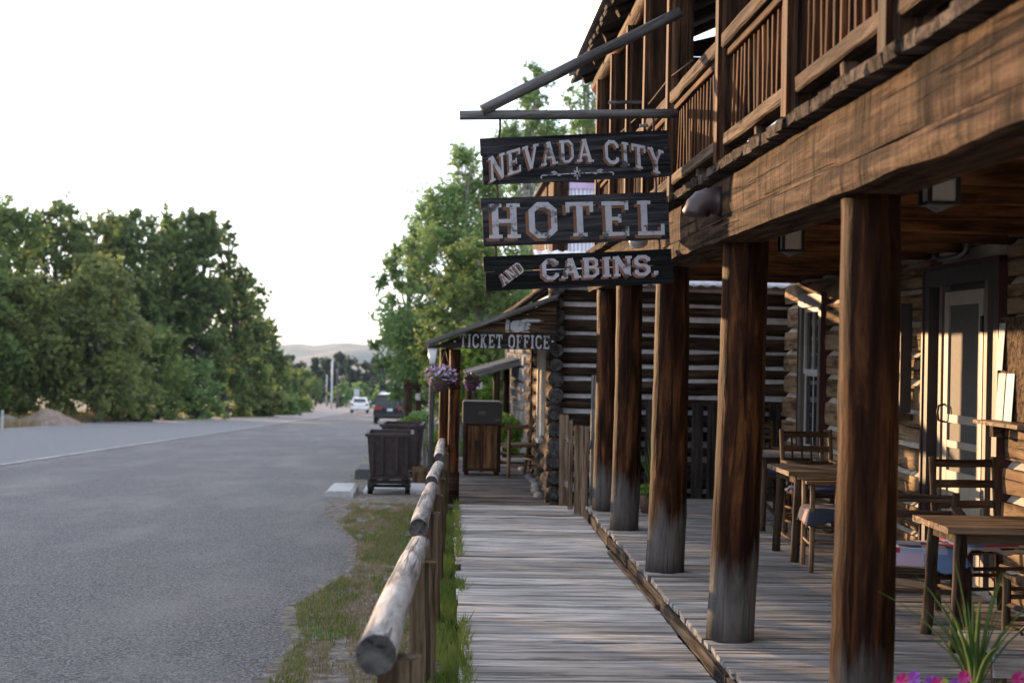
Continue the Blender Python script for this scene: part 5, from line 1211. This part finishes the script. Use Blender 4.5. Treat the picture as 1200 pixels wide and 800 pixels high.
# far poles, sign
for px, y, h_, lb in ((390.5, 185, 6.1, 'tall white pole beside the distant dark trees'), (397, 195, 5.4, 'shorter grey pole beside the tall white pole'), (384.5, 230, 5.0, 'thin pale pole at the road bend')):
    g = gpos(px, y); o = log('roadside_pole', (g.x, y, g.z-.1), (g.x, y, g.z+h_), .13 if y < 200 else .1, 'pole_white' if px < 396 else 'grey_board', None, taper=.8, sides=10, n=3); tag(o, lb, 'pole')
g = gpos(419.5, 165); t = thing('road_sign', 'pale road sign seen from its back beyond the white car', 'road sign', g)
MB().box(g.x-.3, g.x+.3, 164.97, 165, g.z+1.5, g.z+2.5).build('panel', 'pole_white', t); MB().box(g.x-.04, g.x+.04, 165.01, 165.06, g.z-.05, g.z+2.4).build('post', 'grey_board', t)
g = gpos(12.5, 62); t = thing('marker_post', 'thin white roadside marker post by the dirt mound', 'post', g)
MB().box(g.x-.05, g.x+.05, 62, 62.03, g.z-.02, g.z+.78, j=.004).build('post', 'pole_white', t); MB().box(g.x-.04, g.x+.04, 61.985, 61.998, g.z+.62, g.z+.74).build('reflector', 'pole_white', t)
for px, y, lb, w_ in ((405, 300, 'pale low shed roof showing under the distant trees', 5), (455, 330, 'long pale roofed shed across the far field', 9)):
    g = gpos(px, y); t = thing('far_shed', lb, 'shed', g)
    MB().box(g.x-w_, g.x+w_, y, y+6, g.z-.2, g.z+2.2).build('wall', 'grey_board', t); mb = MB(); mb.prism([(y-.4, g.z+2.21), (y+6.4, g.z+2.21), (y+3, g.z+3.8)], 0, g.x-w_-.3, g.x+w_+.3); mb.build('roof', 'tin', t)
# dirt mound
g = gpos(64, 70); V = []; Fc = []; n, m_ = 26, 10
for j in range(m_+1):
    for i in range(n):
        a = 2*PI*i/n; k = j/m_; rr = 1-k; nn = mnoise.noise(Vector((math.cos(a)*1.7, math.sin(a)*1.7, k*3)))
        V.append((g.x+math.cos(a)*1.75*rr*(1+.12*nn), 70+math.sin(a)*1.9*rr, g.z-.03+.82*(k**.85)*(1+.15*nn)*(1 if k < .8 else .98)))
for j in range(m_):
    for i in range(n): Fc.append((j*n+i, j*n+(i+1) % n, (j+1)*n+(i+1) % n, (j+1)*n+i))
tag(ob('dirt_mound', mesh('dirt_mound', V, Fc, 'mound_dirt', True)), 'low mound of brown dirt at the far roadside under the trees', 'mound')
g = gpos(18, 71); V2 = [(v[0]*.55+(g.x-gpos(64, 70).x*.55), v[1]+1, v[2]-.25*0) for v in V]; V2 = [((v[0]-gpos(64, 70).x)*.5+g.x, v[1]+1, (v[2]-gz(70))*.55+gz(71)) for v in V]
tag(ob('dirt_mound', mesh('dirt_mound', V2, Fc, 'stone', True)), 'small grey gravel heap beside the brown dirt mound', 'mound')

# ================================================================ TREES
def tree(label, px, y, top_px, w_px, mat, seed, n=9000, leaf=.2, base=.15, name='cottonwood_tree', group=None, shape='round', bark='bark', ncl=46, lean=0, gap=1.0):
    g = gpos(px, y); h = (407-top_px)*y/F+CZ-g.z; rw = w_px*y/F/2
    t = thing(name, label, 'tree', g, group); rg = np.random.default_rng(seed)
    cl = []
    while len(cl) < ncl:
        k = rg.uniform(0, 1); z = h*(base+(1-base)*k)
        prof = {'round': math.sin(PI*(.14+k*.74))**.55, 'cone': (1-k)**.75+.08, 'spire': math.sin(PI*(.18+k*.82))**.8+.1, 'tall': math.sin(PI*(.16+k*.76))**.65, 'willow': math.sin(PI*(.2+k*.68))**.6}[shape]
        a = rg.uniform(0, 2*PI); rr = rw*prof*math.sqrt(rg.uniform(.05, 1))
        z *= 1-.14*(rr/rw)**2 if k > .5 else 1
        cl.append((np.array((g.x+math.cos(a)*rr+lean*k*h, y+math.sin(a)*rr*.8, g.z+z*.97)), rw*rg.uniform(.13, .27)*(.6+.4*prof)*gap))
    P = []
    wts = np.array([c_[1]**2 for c_ in cl]); wts /= wts.sum()
    for (ce, r), w_ in zip(cl, wts):
        # twigs radiating from the clump's heart, leaves scattered along them
        m_ = max(24, int(n*w_)); nt_ = max(5, m_//14)
        d = rg.normal(size=(nt_, 3)); d[:, 2] += .25 if shape != 'willow' else -.5; d /= np.linalg.norm(d, axis=1)[:, None]
        tl_ = r*rg.uniform(.5, 2.5, nt_); ti = rg.integers(0, nt_, m_); f = rg.uniform(.15, 1, m_)**.7
        q = d[ti]*(tl_[ti]*f)[:, None]+rg.normal(size=(m_, 3))*r*.2
        if shape == 'willow': q[:, 2] -= (f**2)*r*.9
        P.append(ce+q)
    P = np.concatenate(P)
    P[:, 2] = np.maximum(P[:, 2], g.z+.12)
    ob('crown', fastmesh('crown', leaves(P, leaf, rg, .3), 4, mat), t)
    mb = MB(); r0 = h*.02+.05
    tp = [(g.x, y, g.z-.1)]
    for k in (.25, .5, .75, .92): tp.append((g.x+lean*k*h+rg.normal()*h*.012, y+rg.normal()*h*.012, g.z+h*k))
    mb.tube(tp, [r0, r0*.8, r0*.55, r0*.3, r0*.1], 8)
    for ce, r in cl[::2]:
        k = max(.12, min(.85, (ce[2]-g.z)/h-.18)); f = k/.25; i = min(3, int(f)); 
        s0 = Vector(tp[i]).lerp(Vector(tp[i+1]), min(1, f-i)); e = Vector(ce); mid = s0.lerp(e, .5)+Vector((0, 0, -.03*h*rg.uniform(-.5, 1)))
        mb.tube([s0, mid, e], [r0*.32*(1.1-k), r0*.2*(1.1-k), r0*.05], 5)
    mb.build('trunk', bark, t); return t
LG = 'big roadside trees across the road'
spec = [(-45, 80, 250, 120, 'leaf_dark', 'round'), (15, 84, 246, 105, 'leaf_mid', 'round'), (72, 92, 243, 105, 'leaf_dark', 'round'), (118, 98, 258, 80, 'leaf_olive', 'round'),
        (158, 92, 252, 90, 'leaf_dark', 'tall'), (198, 96, 252, 85, 'leaf_mid', 'tall'), (236, 94, 250, 75, 'leaf_dark', 'tall'), (268, 98, 262, 56, 'leaf_dark', 'tall'), (287, 108, 318, 60, 'leaf_dark', 'round'), (310, 125, 372, 46, 'leaf_dark', 'round')]
labs = ['dark broad cottonwood at the open end of the tree row', 'broad mid green cottonwood standing above the dirt mound', 'tallest dark cottonwood with a domed top behind the mound', 'olive tinted cottonwood behind the pale willow', 'dark upright cottonwood with a forked grey trunk',
        'mid green upright cottonwood in the middle of the roadside row', 'dark upright cottonwood with a ragged top in the roadside row', 'slim airy cottonwood with loose branches against the sky', 'lower rounded dark tree stepping down from the tall row', 'small rounded dark tree at the distant end of the row']
for i, (px, y, tp_, w_, mt, sh) in enumerate(spec):
    tree(labs[i], px, y, tp_, w_, mt, 100+i, 15000 if i < 7 else 8000, .17, .14, group=LG, shape=sh, ncl=120, bark='pale_bark' if i in (4, 5, 8) else 'bark', gap=1.05 if i != 7 else .8)
tree('olive willow with drooping foliage behind the dirt mound', 30, 77, 325, 120, 'leaf_olive', 121, 14000, .16, .12, 'willow_tree', shape='willow', ncl=110)
tree('pale olive willow with a rounded drooping crown in front of the row', 122, 78, 300, 115, 'leaf_olive', 122, 14000, .16, .14, 'willow_tree', shape='willow', ncl=110, bark='pale_bark')
tree('dark willow trailing to the ground at the tree row edge', -25, 74, 300, 100, 'leaf_mid', 123, 12000, .16, .08, 'willow_tree', shape='willow', ncl=110)
for i, (px, y, tp_, w_, mt, lb) in enumerate([(190, 88, 398, 90, 'leaf_mid', 'mid green thicket at the foot of the row beside the pale willow'), (236, 92, 432, 70, 'leaf_fresh', 'bright green roadside bush below the upright cottonwoods'), (268, 104, 418, 70, 'leaf_dark', 'dark thicket between the bright roadside bushes'),
      (298, 112, 425, 56, 'leaf_mid', 'mid green bush below the lower rounded tree'), (322, 130, 428, 40, 'leaf_mid', 'rounded green bush near the bend of the road'), (340, 150, 432, 34, 'leaf_dark', 'dark bush near the bend of the road'), (355, 175, 438, 30, 'leaf_mid', 'small green bush at the bend of the road'), (330, 118, 468, 44, 'leaf_fresh', 'low bright bush on the verge at the bend'),
      (300, 135, 412, 56, 'leaf_mid', 'tall green thicket rising behind the lower rounded tree'), (326, 160, 428, 46, 'leaf_olive', 'olive thicket filling the row toward the bend'), (348, 190, 438, 40, 'leaf_mid', 'green thicket where the road bends out of sight'), (364, 225, 444, 34, 'leaf_dark', 'last dark thicket before the road disappears'), (312, 108, 462, 50, 'leaf_olive', 'low olive bush on the grassy verge before the bend'), (345, 140, 470, 40, 'leaf_mid', 'low green bush hugging the road edge at the bend'),
      (85, 86, 420, 110, 'leaf_mid', 'green thicket behind the dirt mound'), (150, 82, 440, 80, 'leaf_olive', 'olive thicket under the pale willow')]):
    tree(lb, px, y, tp_, w_, mt, 140+i, 5000, .15, .02, 'roadside_bush', 'bushes along the far verge', 'round', ncl=26, gap=1.25)
# the same row goes on unseen past the gravel heap, sized to shade the road
for i, (x, y, h_, w_) in enumerate([(-31, 34, 6.8, 11), (-32, 41, 7.2, 11), (-31, 48, 7.5, 11), (-33, 55, 8.2, 11), (-31.5, 62, 8.5, 11), (-32, 69, 9.2, 11), (-31, 76, 9.7, 11), (-31, 27, 6.5, 11), (-33, 20, 6.3, 11)]):
    tp_ = 407-(h_+gz(y)-CZ)*F/y
    tree('unseen low broad willow continuing the tree row, sized to shade the road', 524+x*F/y, y, tp_, w_*F/y, 'leaf_olive', 300+i, 12000, .24, .02, 'willow_tree', 'unseen willows shading the road', 'round', ncl=60, gap=1.15)
# distant group beyond the bend
for i, (px, y, tp_, w_, sh, lb) in enumerate([(346, 260, 416, 26, 'round', 'hazy round tree beyond the bend standing apart'), (372, 230, 420, 18, 'cone', 'small pointed tree at the start of the distant group'), (385, 240, 424, 26, 'round', 'low dark tree next to the white pole'), (397, 250, 411, 18, 'tall', 'tallest narrow tree in the distant group'), (404, 262, 424, 34, 'round', 'broad dark tree behind the narrow one'),
      (420, 258, 423, 36, 'round', 'broad dark tree in the middle of the distant group'), (436, 255, 415, 20, 'tall', 'tree with a small round top in the distant group'), (444, 250, 430, 26, 'round', 'dark tree ending the distant group over the black car')]):
    tree(lb, px, y, tp_, w_, 'leaf_far', 170+i, 2600, .38, .12, 'distant_tree', 'distant trees at the end of the road', sh, ncl=22, gap=1.3)
for i, (px, y, w_, lb) in enumerate([(408, 215, 30, 'pale green bush under the distant trees'), (428, 225, 34, 'wide pale green bush behind the white car')]):
    tree(lb, px, y, 452, w_, 'leaf_fresh', 190+i, 1500, .3, .02, 'roadside_bush', 'bushes under the distant trees', 'round', ncl=16, gap=1.3)
# right hand trees behind the ticket office
tree('airy fresh green aspen with pale bent limbs left of the signs', 540, 46, 168, 165, 'leaf_fresh', 201, 52000, .062, .12, 'aspen_tree', shape='spire', bark='pale_bark', ncl=170, gap=.8, lean=0)
tree('tall light green aspen rising above the sign pole', 622, 52, 62, 120, 'leaf_fresh', 202, 34000, .065, .2, 'aspen_tree', shape='spire', bark='pale_bark', ncl=130, gap=.85)
tree('tall light green aspen against the hotel eave', 682, 55, 52, 110, 'leaf_fresh', 203, 28000, .065, .3, 'aspen_tree', shape='spire', bark='pale_bark', ncl=110, gap=.85)
tree('dense darker aspen filling the space above the ticket office roof', 560, 40, 268, 130, 'leaf_mid', 204, 30000, .065, .08, 'aspen_tree', shape='round', bark='pale_bark', ncl=110, gap=.8)
tree('low round aspen reaching out toward the road', 478, 48, 262, 80, 'leaf_fresh', 205, 22000, .065, .22, 'aspen_tree', shape='round', bark='pale_bark', ncl=80, gap=.75)
tree('small leafy tree under the stone store awning', 556, 33, 408, 60, 'leaf_bush', 206, 4000, .07, .05, 'young_tree', shape='round', ncl=26, gap=1.1)

# ================================================================ GRASS, PEBBLES
rng = np.random.default_rng(77)
def grass(name, P, h, mat):
    N = len(P); a = rng.uniform(0, 2*PI, N); hh_ = h*rng.uniform(.4, 1.2, N); w = .0035+hh_*.03
    lean_ = rng.normal(size=(N, 2))*hh_[:, None]*.35; dx = np.stack([np.cos(a)*w, np.sin(a)*w], 1)
    V = np.zeros((N, 3, 3)); V[:, 0, :2] = P[:, :2]-dx; V[:, 1, :2] = P[:, :2]+dx; V[:, 2, :2] = P[:, :2]+lean_
    V[:, :2, 2] = P[:, 2:3]-.005; V[:, 2, 2] = P[:, 2]+hh_
    return kind(ob(name, fastmesh(name, V.reshape(-1, 3), 3, mat)), 'stuff')
gzv = np.vectorize(gz)
def patch(n, x0, x1, y0, y1, thr=None, sc=1.3, seed=0.):
    x = rng.uniform(x0, x1, n); y = rng.uniform(y0, y1, n)
    if thr is not None:
        nv = np.array([mnoise.fractal(Vector((a*sc*1.7, b_*sc*.42, seed)), 1, 2, 4) for a, b_ in zip(x, y)]); k = nv > thr; x, y = x[k], y[k]
    ev = np.array([edge_x(v) for v in y]); k = (x > ev+.05); x, y = x[k], y[k]
    return np.stack([x, y, gzv(y)], 1)
P = patch(30000, -.12, .16, 6.5, 16.2, -.28, 1.5, 4.); P[:, 2] = np.where(P[:, 0] > .11, -.02, np.maximum(P[:, 2], -.13)); P = P[(P[:, 0] < .11) | (rng.uniform(0, 1, len(P)) < .35)]
P = np.concatenate([P, patch(7000, .06, .125, 6.5, 16.2, -.2, 1.2, 14.)]); grass('verge_grass', P, .085, 'grass')['label'] = 'green grass strip along the boardwalk edge'
P = patch(48000, -1.25, -.1, 7, 21, .0, 1.5, 9.); grass('verge_grass', P, .034, 'grass')['label'] = 'patchy green grass between asphalt and rail fence'
P = patch(42000, -1.4, .12, 6.8, 22, -.25, 2.3, 2.); grass('dry_grass', P, .04, 'dry_grass')['label'] = 'dry straw grass on the dirt verge'
x = rng.uniform(-24, -18.6, 14000); y = rng.uniform(55, 135, 14000); x = x+np.array([road_c(v)+9.4 for v in y]); grass('roadside_grass', np.stack([x, y, gzv(y)], 1), .5, 'dry_grass')['label'] = 'tall dry grass along the far side of the road'
# pebbles
N = 6500; x = rng.uniform(-1.9, .1, N); y = rng.uniform(6.5, 30, N)**1.0; ev = np.array([edge_x(v) for v in y]); k = x > ev-.25; x, y = x[k], y[k]; N = len(x)
r = rng.uniform(.004, .014, N)*rng.uniform(.6, 1.4, N); z = gzv(y)+.01
base = np.array([(1, 0, 0), (0, 1, 0), (-1, 0, 0), (0, -1, 0), (0, 0, .7)]); tri = [(0, 1, 4), (1, 2, 4), (2, 3, 4), (3, 0, 4)]
V = np.zeros((N, 12, 3))
jt = rng.uniform(.6, 1.3, (N, 5, 1)); vv = base[None]*jt*r[:, None, None]+np.stack([x, y, z], 1)[:, None, :]
for i, t_ in enumerate(tri):
    for j, q in enumerate(t_): V[:, i*3+j] = vv[:, q]
kind(ob('pebbles', fastmesh('pebbles', V.reshape(-1, 3), 3, 'pebble')), 'stuff')['label'] = 'loose pebbles scattered on the dirt verge'

# ================================================================ HAZE
hb = bpy.data.materials.new('haze'); hb.use_nodes = True; tt = hb.node_tree; tt.nodes.remove(tt.nodes['Principled BSDF'])
pv = tt.nodes.new('ShaderNodeVolumePrincipled'); pv.inputs['Color'].default_value = (.5, .73, 1, 1); pv.inputs['Density'].default_value = .00011; pv.inputs['Anisotropy'].default_value = .2
tt.links.new(pv.outputs[0], tt.nodes['Material Output'].inputs['Volume']); MATS['haze'] = hb
o = MB().box(-3000, 3000, -60, 3060, -75, 60).build('haze', 'haze'); kind(o, 'stuff')
